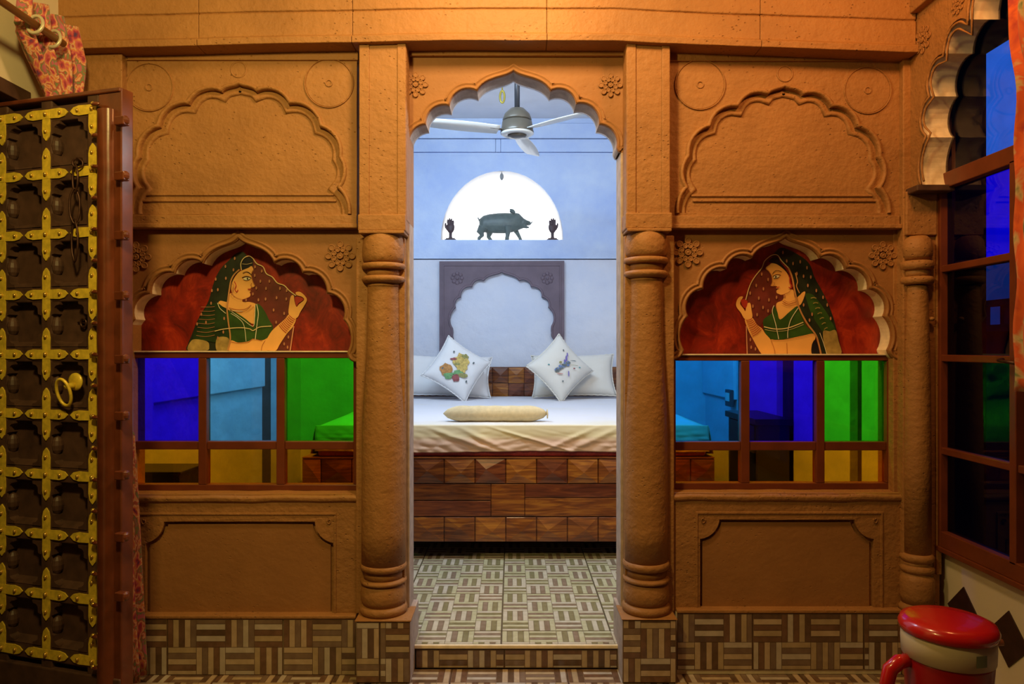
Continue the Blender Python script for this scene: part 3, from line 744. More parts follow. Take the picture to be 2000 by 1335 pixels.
# outside: dark neighbouring wall, eave, ground, low far wall (night)
NB = plain('night_masonry', (.03, .022, .02), .9); NB2 = plain('distant_wall', (.05, .07, .10), .9)
tag(box('sky_light_blocker', (4.2, -12, -1), (5.0, 2.45, 6), NB, None, bevel=0), 'dark unseen block outside the right-hand window, added to cut the sky light', 'light blocker')  # unseen block, added to keep blue sky light out of the room
out = tag(box('neighbouring_building', (1.95, 3.93-D0, -1), (2.6, 8, 5), NB, None, bevel=0), 'dark neighbouring building wall seen through the tall window', 'building')
tag(box('roof_eave', (1.84, -3, 2.885), (2.60, 2.2, 3.0), NB, None, bevel=.01), kind='structure')
tag(box('ground', (1.85, -6, -1.2), (14, 14, -1.0), NB, None, bevel=0), kind='structure')
g = G(); g.box((5.0, -3, -1), (5.2, 9, 1.45)); g.box((4.95, -3, 1.45), (5.25, 9, 1.52))
for i in range(40): g.box((5.05, -3+i*.3, 1.52), (5.11, -2.94+i*.3, 1.72))
g.box((5.0, -3, 1.72), (5.16, 9, 1.78))
tag(g.mk('terrace_parapet', NB2, None), 'distant terrace parapet with railing seen through the dark blue pane', 'parapet')

# ------------------------------------------------------------------ BEDROOM shell
DB = 6.45; YB = DB-D0; XLi = -1.9; XRi = 1.74
bw = struct('wall_far')
na, nb, ny0, ny1 = 861, 1100, 468, 333        # niche in pixels
cxn = (na+nb)/2; hw = (nb-na)/2
pts = [(na, ny0)]
for i in range(25):
    a = PI-PI*i/24; pts.append((cxn+hw*math.cos(a)*(1 if True else 1), 466-(466-ny1)*math.sin(a)))
pts.append((nb, ny0)); niche = px(pts, DB)
plate('niche_wall', px([(600, 303), (1390, 303), (1390, 507), (600, 507)], DB), [niche[::-1]], YB, YB+.02, M['wash'], bw, bevel=.002, rs=False, wobble=0)
box('lower_wall', (XLi-.1, YB, 0), (XRi+.1, YB+.12, Z(505, DB)), M['wash2'], bw, bevel=0)
# courses of stone above the niche
box('wall_course', (XLi, YB-.012, Z(297, DB)), (X(968, DB)-.001, YB+.12, Z(272, DB)), M['wash'], bw, bevel=.005)
box('wall_course', (X(968, DB)+.001, YB-.010, Z(297, DB)), (X(978, DB)-.001, YB+.12, Z(272, DB)), M['wash'], bw, bevel=.005)
box('wall_course', (X(978, DB)+.001, YB-.012, Z(297, DB)), (XRi, YB+.12, Z(272, DB)), M['wash'], bw, bevel=.005)
box('wall_course', (XLi, YB-.022, Z(271, DB)), (XRi, YB+.12, Z(242, DB)), M['wash'], bw, bevel=.005)
box('wall_course', (XLi, YB-.004, Z(241, DB)), (XRi, YB+.12, Z(231, DB)), M['wash'], bw, bevel=.004)
box('wall_course', (XLi, YB-.002, Z(304, DB)), (XRi, YB+.02, Z(298, DB)), M['wash'], bw, bevel=.004)
# niche box: lined recess with a back-lit frosted pane
N_ = len(niche)
mk('niche_lining', [(a, YB+.015, b) for a, b in niche]+[(a, YB+.30, b) for a, b in niche], [(i, (i+1) % N_, N_+(i+1) % N_, N_+i) for i in range(N_)], M['pillow'], bw)
m, t, b = nt('frosted_lit_pane'); b.inputs['Base Color'].default_value = (.85, .85, .85, 1); b.inputs['Emission Color'].default_value = (.93, .95, 1, 1); b.inputs['Emission Strength'].default_value = 2.2
box('frosted_pane', (X(na-12, DB), YB+.30, Z(ny0+6, DB)), (X(nb+12, DB), YB+.31, Z(ny1-10, DB)), m, bw, bevel=0)
ZC = Z(231, DB)
tag(box('ceiling', (XLi-.1, .12, ZC), (XRi+.1, YB+.15, ZC+.1), plain('bedroom_ceiling_wash', (.80, .80, .82), .85, noise_amt=.05, nscale=4), None, bevel=0), kind='structure')
wl2 = struct('wall_left'); wr2 = struct('wall_right')
def yl(px_, X_): return F*abs(X_)/abs(px_-CX)-D0
# left wall with ledge and a dark doorway
a, b_ = yl(512, XLi), yl(541, XLi)
box('wall_panel', (XLi-.1, .1, 0), (XLi, a, ZC), M['wash2'], wl2, bevel=0); box('wall_panel', (XLi-.1, b_, 0), (XLi, YB+.1, ZC), M['wash2'], wl2, bevel=0)
box('wall_panel', (XLi-.1, a, Z(560, 5.5)), (XLi, b_, ZC), M['wash2'], wl2, bevel=0)
box('dark_doorway', (XLi-.12, a, 0), (XLi-.05, b_, Z(560, 5.5)), M['doordark'], wl2, bevel=0)
box('upper_wall_face', (XLi, .14, Z(770, 4.47)), (XLi+.03, a-.02, Z(420, 4.0)), M['wash2'], wl2, bevel=.006)
box('wall_pier', (XLi, .14, ZI), (XLi+.10, yl(262, XLi), Z(420, 4.0)), M['wash2'], wl2, bevel=.006)
# right wall
segs = [(1378, 1517, 'w'), (1517, 1550, 'd'), (1550, 1660, 'w'), (1660, 1683, 'd'), (1683, 1990, 'w')]
for p0, p1, kd in segs:
    y1 = yl(p0, XRi) if p0 > 1380 else YB+.1; y0 = max(.12, yl(p1, XRi))
    if kd == 'w': box('wall_panel', (XRi, y0, 0), (XRi+.1, y1, ZC), M['wash2'], wr2, bevel=0)
    else:
        box('wall_panel', (XRi, y0, 2.1), (XRi+.1, y1, ZC), M['wash2'], wr2, bevel=0); box('dark_shutter', (XRi+.04, y0, 0), (XRi+.09, y1, 2.1), M['doordark'], wr2, bevel=0)
box('upper_wall_face', (XRi-.03, yl(1440, XRi), Z(776, 5.8)), (XRi, YB-.01, Z(420, 5)), M['wash2'], wr2, bevel=.006)
# mauve arched frame on the far wall
fr = thing('arched_wall_frame', 'mauve painted stone frame with cusped arch on the bedroom wall above the bed', 'frame', P(980, 715, DB))
fp = arch([(900, 712), (884, 655), (884, 640), (890, 600), (900, 580), (922, 560), (945, 548)], (980, 531), [(1014, 548), (1037, 560), (1058, 580), (1071, 600), (1077, 636), (1077, 650), (1088, 664), (1092, 712)],
          [.0, -.05, .2, .25, .27, .27], [.27, .27, .25, .2, -.05, -.25, 0])
o_ = px([(858, 510), (1102, 509), (1102, 712)], DB-.04)+px(fp, DB-.04)[::-1]+px([(858, 712)], DB-.04)
plate('frame_panel', o_, [], YB-.04, YB+.0, M['mauve'], fr, bevel=.003, rs=False, wobble=0)
sweep('arch_moulding', px(fp, DB-.04)[::-1], [(.002, YB-.036), (-.002, YB-.047), (-.014, YB-.047), (-.018, YB-.039)], M['mauve'], fr)
q = px([(866, 712), (866, 518), (1094, 518), (1094, 712)], DB-.04)
sweep('edge_moulding', q, [(.010, YB-.039), (.008, YB-.046), (-.004, YB-.046), (-.006, YB-.039)], M['mauve'], fr)
for xx in (893, 1069):
    g = G(); c_ = P(xx, 543, DB-.04); 
    for k in range(8):
        a = k*PI/4; g.ball((c_.x+.042*math.cos(a), YB-.041, c_.z+.042*math.sin(a)), .018, 5, sc=(1, .3, 1))
    g.ball((c_.x, YB-.041, c_.z), .016, 6, sc=(1, .5, 1)); g.mk('carved_flower', M['mauve'], fr, smooth=True)

# ------------------------------------------------------------------ bed
DF = 4.0; YF = DF-D0
bed = thing('bed', 'dark brown wooden bed with a footboard of pyramid-faced blocks', 'bed', (-.03, YF+1.1, ZI))
z = lambda y: Z(y, DF)
bx0, bx1 = -1.17, 1.13
box('footboard_panel', (bx0, YF+.012, z(1058)), (bx1, YF+.06, z(893)), WB[0], bed, bevel=.003)
bw_ = 60.15*DF/F; x_start = X(808.5, DF)
def block(x0, x1, z0, z1, yb, h, ax, az, mat, par=bed, nm='footboard_block'):
    cx_, cz_ = x0+(x1-x0)*ax, z0+(z1-z0)*az
    vs = [(x0, yb, z0), (x1, yb, z0), (x1, yb, z1), (x0, yb, z1), (x0, yb-.012, z0), (x1, yb-.012, z0), (x1, yb-.012, z1), (x0, yb-.012, z1), (cx_, yb-.012-h, cz_)]
    mk(nm, vs, [(0, 1, 5, 4), (1, 2, 6, 5), (2, 3, 7, 6), (3, 0, 4, 7), (4, 5, 8), (5, 6, 8), (6, 7, 8), (7, 4, 8), (3, 2, 1, 0)], mat, par, bevel=.0015)
for ya, yb_ in ((896, 943), (1010, 1057)):
    k = -4
    while True:
        x0 = x_start+k*bw_; x1 = x0+bw_-.006
        if x0 > bx1-.03: break
        a, b_ = max(x0, bx0), min(x1, bx1)
        if b_-a > .02: block(a, b_, z(yb_), z(ya), YF+.012, random.uniform(.014, .024), random.uniform(.35, .65), random.uniform(.4, .6), random.choice(WB if ya < 950 else WB[1:3]))
        k += 1
for (u0, u1, v0, v1, m) in ((-400, 595, 818, 922, 0), (-400, 595, 928, 1028, 3), (600, 815, 818, 1028, 1), (820, 1700, 818, 905, 3), (820, 1700, 909, 1028, 1)):
    a = max(bx0, X(780+u0/3.337, DF)); b_ = min(bx1, X(780+u1/3.337, DF))
    box('footboard_plank', (a, YF+.002, z(700+v1/3.337)+.001), (b_, YF+.014, z(700+v0/3.337)), WB[m], bed, bevel=.002)
box('footboard_cap', (bx0, YF-.004, z(895)), (bx1, YF+.06, z(892)), WB[1], bed, bevel=.002)
for sx in (bx0, bx1-.04): box('side_rail', (sx, YF+.06, z(1058)), (sx+.04, YB-.15, z(893)), WB[1], bed, bevel=.003)
for sx in (bx0+.02, bx1-.10):
    for sy in (YF+.15, YB-.25): box('leg', (sx, sy, ZI), (sx+.08, sy+.08, z(1050)), WB[0], bed, bevel=.004)
dh = 6.33; YH = dh-D0
box('headboard_panel', (bx0, YH, ZI+.1), (bx1, YH+.05, Z(716, dh)), WB[0], bed, bevel=.004)
hb = 31*dh/F; k = 0; x0 = X(993, dh)-hb*8
while x0 < bx1-.05:
    for zi in range(4):
        zt_ = Z(718+zi*30, dh); 
        if x0 > bx0: block(x0+.002, min(bx1, x0+hb-.003), zt_-30*dh/F+.003, zt_, YH, random.uniform(.008, .016), .5, .5, random.choice(WB), nm='headboard_block')
    x0 += hb
# mattress (thing), sheet (thing)
zm0, zm1 = z(892), z(828)
mt = box('mattress', (-1.09, YF+.010, zm0), (1.09, YH-.025, zm1-.016), M['red'], None, bevel=.02)
tag(mt, 'red mattress showing under the pale sheet at the foot of the bed', 'mattress')
def sheet():
    NX, NS = 150, 70; vs = []; fs = []
    x0, x1 = -1.10, 1.10; Ltop = YH-.03-(YF+.012)
    for j in range(NS+1):
        for i in range(NX+1):
            u = i/NX; x = x0+(x1-x0)*u; s = j/NS
            edge = max(0, (abs(x)-1.02)/.08)
            if s < .62:      # top
                y = YH-.03-Ltop*(s/.62); zt = zm1+.002+.0035*noise.noise(Vector((x*3, y*3, 0)))-.02*edge**2
                vs.append((x, y, zt-.006*(s/.62)**12))
            else:
                q = (s-.62)/.38
                hem = z(880)+.004*math.sin(x*5.2+.8)+.006*noise.noise(Vector((x*3, 1, 5)))-.004
                zz0 = zm1-.004-(zm1-.004-hem)*q
                fold = .007*math.sin(x*38+q*9*math.copysign(1, x-.1))*q*min(1, abs(x-.15)*2.4)+.012*q*noise.noise(Vector((x*9+q*6*(1 if x < .1 else -1), q*2, 2)))
                y = YF+.010-.014*math.sin(q*PI*.5)-abs(fold)
                # long swag folds like draped cloth
                for (xa, sl, w_) in ((-.50, .75, .035), (-.32, .55, .03), (.62, -.55, .03), (.50, -.6, .025), (-.16, .9, .02)):
                    dd = (x-(xa+sl*q*.55)); y -= .015*math.exp(-(dd/w_)**2)*min(1, q*2)*(1-.3*q)
                vs.append((x, y, zz0))
    for j in range(NS):
        for i in range(NX): a = j*(NX+1)+i; fs.append((a, a+1, a+NX+2, a+NX+1))
    b0 = len(vs)
    for sx in (-1.105, 1.105):       # side drops
        for j in range(31):
            y = YH-.03-Ltop*(j/30)
            for kk in range(6):
                q = kk/5; vs.append((sx+math.copysign(.012*q*math.sin(y*22)+.02*q, sx), y, zm1-.02-(.16+.03*math.sin(y*5))*q))
    for s_ in range(2):
        for j in range(30):
            for kk in range(5): a = b0+s_*186+j*6+kk; fs.append((a, a+1, a+7, a+6))
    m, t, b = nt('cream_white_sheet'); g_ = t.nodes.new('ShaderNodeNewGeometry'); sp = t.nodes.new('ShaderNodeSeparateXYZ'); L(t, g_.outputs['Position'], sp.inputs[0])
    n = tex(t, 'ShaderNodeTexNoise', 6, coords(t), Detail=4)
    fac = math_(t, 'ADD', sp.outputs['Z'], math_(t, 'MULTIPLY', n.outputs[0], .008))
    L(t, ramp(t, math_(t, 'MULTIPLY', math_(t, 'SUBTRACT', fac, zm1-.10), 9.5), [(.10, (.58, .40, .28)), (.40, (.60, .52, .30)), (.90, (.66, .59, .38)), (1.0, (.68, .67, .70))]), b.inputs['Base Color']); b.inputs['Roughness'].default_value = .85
    bump(t, b, n.outputs[0], .25, .01)
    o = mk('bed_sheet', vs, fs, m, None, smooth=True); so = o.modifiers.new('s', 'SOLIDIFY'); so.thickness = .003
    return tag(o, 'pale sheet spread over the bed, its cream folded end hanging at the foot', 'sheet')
sheet()
box_ = None
# rolled towel / bolster
bo = thing('rolled_blanket', 'cream rolled blanket lying across the foot of the bed', 'blanket', P(967, 824, 4.13))
g = G(); d_ = 4.13; cz_ = zm1+.046; xs0, xs1 = X(865, d_), X(1070, d_); pp = []; rr = []
for i in range(25):
    t_ = i/24; x = xs0+(xs1-xs0)*t_; pp.append((x, d_-D0+.02, cz_)); e = min(t_, 1-t_)*24
    rr.append(.047*(min(1, (e/3.2))**.55 if e < 3.2 else 1)*(1+.03*math.sin(i*1.7))+.002)
g.tube(pp, rr, 20)
mk('blanket_roll', [(v.x, v.y, cz_+(v.z-cz_)*(.93)) for v in g.v], g.f, M['towel'], bo, smooth=True)
g = G(); sp_ = [(xs1-.004+.0015*i*.1, d_-D0-.004+.03*math.cos(i*.7)*(1-i/20), cz_-.004+.030*math.sin(i*.7)*(1-i/20)) for i in range(18)]
g.tube(sp_, .004, 6); g.mk('rolled_end', M['towel'], bo, smooth=True)

def pillow_mesh(w, h, t_, n=26, pinch=.12, seed=0, flange=0):
    vs = []; fs = []
    for side in (1, -1):
        for j in range(n+1):
            for i in range(n+1):
                u = -1+2*i/n; v = -1+2*j/n
                k = (1-u**4)*(1-v**4); th = t_*.5*max(0, k)**.5*(.8+.2*k)
                x = u*w/2*(1-pinch*(1-abs(u))*0-pinch*(1-v*v)*0+0)*(1-pinch*(1-v*v)*abs(u)**3*.0); 
                x = u*w/2*(1-pinch*(1-v*v)); z_ = v*h/2*(1-pinch*(1-u*u))
                y = side*th+.008*noise.noise(Vector((u*2.5+seed, v*2.5, side*3)))*k
                vs.append((x, -y, z_))
    B = (n+1)**2
    for s_ in range(2):
        for j in range(n):
            for i in range(n): a = s_*B+j*(n+1)+i; f = (a, a+1, a+n+2, a+n+1); fs.append(f if s_ == 0 else f[::-1])
    # weld borders
    bm = bmesh.new(); me = bpy.data.meshes.new('pillow'); me.from_pydata(vs, [], fs); bm.from_mesh(me); bmesh.ops.remove_doubles(bm, verts=bm.verts, dist=.0005); bm.to_mesh(me); bm.free()
    for p in me.polygons: p.use_smooth = True
    return me
def pillow(label, c, w, h, t_, rot, mat, name='pillow', pinch=.08, seed=0, kids=None, group=None):
    p = thing(name, label, 'pillow' if name == 'pillow' else 'cushion', c, group=group); p.rotation_euler = rot
    me = pillow_mesh(w, h, t_, pinch=pinch, seed=seed); me.materials.append(mat); me.name = 'pillow_cover'
    o = bpy.data.objects.new('pillow_cover', me); COL.objects.link(o); o.parent = p
    # frilled edge
    g = G(); n = 44; pts = []
    for i in range(4*n):
        e, f = divmod(i, n); s = -1+2*f/n
        u, v = ((s, -1), (1, s), (-s, 1), (-1, -s))[e]
        pts.append((u*w/2*(1-pinch*(1-v*v)), .004*math.sin(i*1.9), v*h/2*(1-pinch*(1-u*u))))
    g.tube(pts, .0055, 6, closed=True); k = g.mk('frill' if name == 'cushion' else 'piping', mat, p, smooth=True, local=True)
    if kids: kids(p, w, h, t_)
    return p
M['pillow2'] = plain('ivory_pillow_cotton', (.66, .63, .56), .85, bs=.3, bd=.008, nscale=10)
tp = -.42
pillow('large white pillow leaning at the left end of the headboard', P(868, 734, 6.08), .80, .37, .17, (tp, .03, 0), M['pillow'], seed=1)
pillow('ivory piped pillow leaning at the right end of the headboard', P(1120, 733, 6.08), .71, .38, .17, (tp, -.02, 0), M['pillow2'], seed=5)
def flat_patch(parent, pts, mat, w, h, t_, off=.004, nm='printed_motif', kk=0):
    """closed outline in cushion (u,v) units projected on the cushion's bulge"""
    def surf(u, v):
        k = max(0, (1-u**4)*(1-v**4)); return -(t_*.5*k**.5*(.8+.2*k))-off-.006
    me = [(u*w/2*(1-.1*(1-v*v)), surf(u, v), v*h/2*(1-.1*(1-u*u))) for u, v in pts]
    c = (sum(p[0] for p in pts)/len(pts), sum(p[1] for p in pts)/len(pts)); me.append((c[0]*w/2, surf(*c), c[1]*h/2)); n = len(pts)
    return mk(nm, me, [(i, (i+1) % n, n) for i in range(n)], mat, parent, local=True)
PR = {k: plain('print_'+k, c_, .85, noise_amt=.3, nscale=70) for k, c_ in dict(gold=(.50, .36, .10), rust=(.42, .20, .06), green=(.14, .30, .12), maroon=(.25, .07, .07), grey=(.12, .14, .14), violet=(.16, .12, .36), blue=(.13, .20, .40), teal=(.10, .30, .32), olive=(.26, .24, .08), rose=(.5, .25, .2)).items()}
def blob(cx, cy, rx, ry, n=14, j=.25, rot=0):
    o = []
    for i in range(n):
        a = 2*PI*i/n; r = 1+random.uniform(-j, j); x, y = rx*r*math.cos(a), ry*r*math.sin(a)
        o.append((cx+x*math.cos(rot)-y*math.sin(rot), cy+x*math.sin(rot)+y*math.cos(rot)))
    return o
def kidsL(p, w, h, t_):
    c, s = math.cos(-PI/4+.18), math.sin(-PI/4+.18)
    def R(pts): return [(x*c+y*s, -x*s+y*c) for x, y in pts]
    for cx, cy, rx, ry, m, lv in ((.14, .12, .26, .30, 'gold', 0), (.12, -.12, .16, .18, 'gold', .4), (-.42, -.14, .20, .20, 'rust', 0), (-.36, -.38, .17, .10, 'green', .5), (-.02, -.30, .18, .10, 'green', .5), (-.12, -.48, .12, .13, 'maroon', .9),
                                  (-.16, .26, .10, .05, 'maroon', .3), (.28, .36, .10, .09, 'olive', .3), (-.05, .06, .13, .04, 'olive', .6), (.16, -.38, .16, .07, 'olive', .7)):
        flat_patch(p, R(blob(cx*1.15, cy*1.15, rx*1.3, ry*1.3)), PR[m], w, h, t_, .004+.001*lv)
    for cx, cy in ((-.15, .62), (.66, .12), (.32, -.68), (-.66, -.10)): flat_patch(p, R(blob(cx, cy, .035, .055, 8, .1, -.6)), PR['grey'], w, h, t_, .004)
def kidsR(p, w, h, t_):
    c, s = math.cos(-PI/4), math.sin(-PI/4)
    def R(pts): return [(x*c+y*s, -x*s+y*c) for x, y in pts]
    for i in range(26):
        q = i/25; cx = -.38+.62*q**1.0+random.uniform(-.05, .05); cy = -.22+.1*math.sin(q*3)+.36*q**2+random.uniform(-.07, .07)
        flat_patch(p, R(blob(cx*1.1, cy*1.1, .06, .06, 8)), PR['grey' if i % 3 else 'blue'], w, h, t_, .004+.0002*i)
    for cx, cy, rx, ry, m in ((.12, .34, .05, .14, 'violet'), (.18, .50, .035, .09, 'violet'), (.05, .22, .06, .06, 'violet'), (-.16, .14, .07, .05, 'olive'), (.48, .05, .18, .012, 'olive'), (.44, .24, .16, .012, 'grey'), (.46, -.1, .05, .03, 'maroon'), (-.2, -.36, .16, .02, 'rose'), (.2, -.34, .03, .14, 'violet')):
        flat_patch(p, R(blob(cx, cy, rx, ry, 10, .15)), PR[m], w, h, t_, .0095)
    for cx, cy, m in ((.02, .68, 'grey'), (.72, -.02, 'teal'), (-.06, -.66, 'grey'), (-.66, .02, 'teal')): flat_patch(p, R(blob(cx, cy, .04, .03, 8, .1)), PR[m], w, h, t_, .004)
pillow('white cushion with gold flower print, propped on its corner at the left', P(892, 720, 5.82), .415, .415, .15, (tp, PI/4-.22, 0), M['pillow'], name='cushion', pinch=.10, seed=9, kids=kidsL)
pillow('white cushion with violet sprig print, propped on its corner at the right', P(1094, 719, 5.82), .415, .415, .15, (tp, PI/4+.03, 0), M['pillow2'], name='cushion', pinch=.10, seed=12, kids=kidsR)

# ------------------------------------------------------------------ niche ornaments
BM = plain('grey_green_bronze', (.10, .13, .12), .45, noise_amt=.15, nscale=20)
zn = Z(ny0, DB)+.002; yn = YB+.10; dn = DB+.10
def boar():
    b = thing('boar_figurine', 'grey-green boar statuette standing in the lit arched niche', 'figurine', (X(985, dn), yn, zn)); s = dn/F
    def w(x, y): return (x-985)*s, (466-y)*s       # px -> local metres
    g = G()
    secs = [(936, 426, 442, 5), (938, 421, 447, 11), (944, 416, 449, 15), (955, 413, 450, 17), (972, 411, 451, 19), (988, 410.5, 451, 19), (1000, 411, 449, 18), (1008, 410.5, 446, 16), (1014, 411.5, 444, 13), (1019, 417, 442, 10), (1024, 422, 440, 8), (1028, 425, 436, 6.5)]
    n = 20; vs = []; fs = []
    for x, ya_, yb2, ww in secs:
        cx_, c1 = w(x, ya_); c0 = w(x, yb2)[1]
        for i in range(n): a = 2*PI*i/n; vs.append((cx_, ww*s*.6*math.cos(a), (c0+c1)/2+(c1-c0)/2*math.sin(a)))
    for j in range(len(secs)-1):
        for i in range(n): i2 = (i+1) % n; fs.append((j*n+i, j*n+i2, (j+1)*n+i2, (j+1)*n+i))
    fs += [tuple(range(n))[::-1], tuple((len(secs)-1)*n+i for i in range(n))]
    g.add(vs, fs)
    def leg(p, yo, r): g.tube([(w(a, c_)[0], yo, w(a, c_)[1]) for a, c_ in p], [q*s for q in r], 10)
    leg([(944, 440), (938, 450), (942, 456), (936, 461), (936, 465)], -.035, [10, 7.5, 4.6, 3.6, 4.2]); leg([(954, 440), (956, 450), (954, 457), (958, 462), (959, 465)], .035, [9, 6.5, 4.2, 3.6, 4.2])
    leg([(992, 438), (992, 450), (991, 458), (990, 465)], -.035, [8, 5.2, 4, 4.4]); leg([(1004, 438), (1010, 448), (1015, 457), (1018, 465)], .04, [7, 4.5, 3.4, 3.6])
    g.tube([(w(1022, 428)[0], 0, w(1022, 428)[1]), (w(1029, 429)[0], 0, w(1029, 429)[1]), (w(1036, 431)[0], 0, w(1036, 430.5)[1])], [7*s, 4.2*s, 3.0*s], 10)
    g.tube([(w(1024, 437)[0], 0, w(1024, 436)[1]), (w(1029, 438)[0], 0, w(1029, 439)[1]), (w(1034, 439)[0], 0, w(1034, 439)[1])], [5*s, 2.6*s, 1.5*s], 8)
    g.tube([(w(938, 432)[0], 0, w(938, 430)[1]), (w(935, 424)[0], 0, w(935, 423)[1]), (w(932, 420)[0], .004, w(932, 420)[1]), (w(936, 419)[0], .008, w(936, 420)[1])], [2.2*s, 1.6*s, 1.3*s, 1*s], 6)
    o = mk('boar_body', g.v, g.f, BM, b, local=True, smooth=True)
    r = o.modifiers.new('r', 'REMESH'); r.mode = 'VOXEL'; r.voxel_size = .0045; r.use_smooth_shade = True; sm = o.modifiers.new('s', 'SMOOTH'); sm.iterations = 6; sm.factor = .6
    for yo in (-.05, .045):
        g = G(); e0 = w(1006, 413); e1 = w(995, 405)
        vs = []; m_ = 10
        for i in range(m_+1):
            t_ = i/m_; wd = .016*math.sin(PI*min(1, t_*.9+.12))
            cx_, cz_ = e0[0]+(e1[0]-e0[0])*t_, e0[1]+(e1[1]-e0[1])*t_
            vs += [(cx_+wd*.5, yo*(1-.2*t_)-.006, cz_+wd), (cx_-wd*.5, yo*(1-.2*t_)-.002, cz_-wd)]
        g.add(vs, [(2*i, 2*i+1, 2*i+3, 2*i+2) for i in range(m_)]); e = g.mk('ear', BM, b, local=True, smooth=True); so = e.modifiers.new('s', 'SOLIDIFY'); so.thickness = .005
        g = G(); g.tube([(w(1029, 434)[0], yo*.35, w(1029, 434)[1]), (w(1035, 433)[0], yo*.5, w(1035, 433)[1]), (w(1040, 428)[0], yo*.5, w(1040, 428)[1])], [1.4*s, 1.2*s, .5*s], 6); g.mk('tusk', BM, b, local=True, smooth=True)
boar()
HM = plain('dark_carved_wood', (.055, .03, .035), .5, noise_amt=.2, nscale=40)
def hand(label, cx_, flip, dyb):
    s = dn/F; b = thing('carved_hand', label, 'figurine', (X(cx_, dn), yn, zn-.0))
    # palm + wrist as a skinned chain, fingers as chains rooted inside the palm (one voxel surface)
    g = G(); f = flip
    g.tube([(0, 0, .010), (0, 0, .045), (0, 0, .075), (0, 0, .095)], [.022, .014, .015, .022], 12)
    vs = []; n = 14
    for z_, w_, t_ in ((.08, .020, .015), (.095, .030, .018), (.115, .037, .019), (.135, .038, .017), (.150, .034, .013)):
        for i in range(n): a = 2*PI*i/n; vs.append((w_*math.cos(a), t_*math.sin(a), z_))
    g.add(vs, [(j*n+i, j*n+(i+1) % n, (j+1)*n+(i+1) % n, (j+1)*n+i) for j in range(4) for i in range(n)]+[tuple(range(n))[::-1], tuple(4*n+i for i in range(n))])
    for k, (x, l) in enumerate(((-.024, .048), (-.0085, .062), (.0085, .058), (.025, .040))):
        x *= f; g.tube([(x*.8, 0, .135), (x, -.002, .150+l*.4), (x*1.02, .0, .150+l*.75), (x*1.02, .004, .150+l)], [.0088, .0085, .0078, .0055], 8)
    g.tube([(-.026*f, 0, .105), (-.042*f, -.003, .128), (-.046*f, -.004, .150), (-.044*f, -.002, .165)], [.011, .0095, .008, .0055], 8)
    o = mk('hand', g.v, g.f, HM, b, local=True, smooth=True)
    r = o.modifiers.new('r', 'REMESH'); r.mode = 'VOXEL'; r.voxel_size = .0024; r.use_smooth_shade = True
    g = G(); g.box((-.052, -.035, 0), (.052, .035, .016)); g.box((-.040, -.026, .016), (.040, .026, .027)); g.mk('plinth', HM, b, local=True, bevel=.002)
hand('dark carved wooden hand on a plinth at the left end of the niche', 880, 1, 0)
hand('dark carved wooden hand on a plinth at the right end of the niche', 1079, -1, 0)
g = G(); c_ = P(980, 345, DB+.05); g.ball((c_.x, c_.y, c_.z), .022, 8, sc=(.8, .8, 1.5)); g.tube([(c_.x, c_.y, c_.z+.03), (c_.x, c_.y, Z(334, DB)+.004)], .004, 6)
tag(g.mk('pendant_bulb', plain('grey_bulb', (.25, .26, .26), .4), None, smooth=True), 'small grey bulb hanging at the top of the niche', 'bulb')

# ------------------------------------------------------------------ ceiling fan
dfan = 4.8; s = dfan/F; FX, FY = X(1010, dfan), dfan-D0; zc_ = Z(250, dfan)
fan = thing('ceiling_fan', 'grey ceiling fan with cream blades hanging in the bedroom', 'fan', (FX, FY, zc_))
FM = plain('fan_grey_enamel', (.10, .085, .062), .35, metal=.2); FB = plain('fan_cream_blade', (.72, .72, .68), .4); FR = plain('fan_dark_rod', (.045, .045, .05), .4, metal=.4)
FX0 = (FX, FY, 0)
g = G(); g.lathe([(.018, zc_+.10), (.018, ZC-.03)], FX0, 16); g.mk('downrod', FR, fan, smooth=True)
g = G(); g.lathe([(.02, ZC-.10), (.055, ZC-.02), (.06, ZC)], FX0, 24); g.mk('canopy', FM, fan, smooth=True)
g = G(); g.lathe([(.020, zc_+.135), (.05, zc_+.125), (.085, zc_+.09), (.098, zc_+.055), (.097, zc_+.050), (.090, zc_+.045)], FX0, 36); g.mk('motor_cap', FM, fan, smooth=True)
g = G(); g.lathe([(.085, zc_+.046), (.100, zc_+.040), (.108, zc_-.015), (.112, zc_-.028), (.108, zc_-.040), (.070, zc_-.046)], FX0, 36); g.mk('motor_housing', FM, fan, smooth=True)
g = G(); g.lathe([(.105, zc_-.030), (.112, zc_-.038), (.095, zc_-.048), (.066, zc_-.050), (.062, zc_-.042), (.0, zc_-.040)], FX0, 36); g.mk('bottom_cover', FB, fan, smooth=True)
g = G(); g.lathe([(.040, zc_-.052), (.062, zc_-.050), (.056, zc_-.060), (.03, zc_-.064), (.0, zc_-.065)], FX0, 24); g.mk('badge', FM, fan, smooth=True)
for k in range(3):
    a = math.radians(78+120*k); g = G(); ca, sa = math.cos(a), math.sin(a)
    vs = []; n = 14
    for i in range(n+1):
        t_ = i/n; r = .13+.47*t_; w_ = .050+.014*math.sin(PI*t_) if t_ < .95 else .045
        for sg in (-1, 1): vs.append((FX+r*ca-sg*w_*sa, FY+r*sa+sg*w_*ca, zc_-.020+sg*.012))
    g.add(vs, [(2*i, 2*i+1, 2*i+3, 2*i+2) for i in range(n)]); o = g.mk('blade', FB, fan, smooth=True); so = o.modifiers.new('s', 'SOLIDIFY'); so.thickness = .004
    g = G(); g.box((.08, -.016, -.006), (.19, .016, .0)); g.v = [Vector((FX+v.x*ca-v.y*sa, FY+v.x*sa+v.y*ca, zc_-.016+v.z)) for v in g.v]; g.mk('blade_bracket', FM, fan)
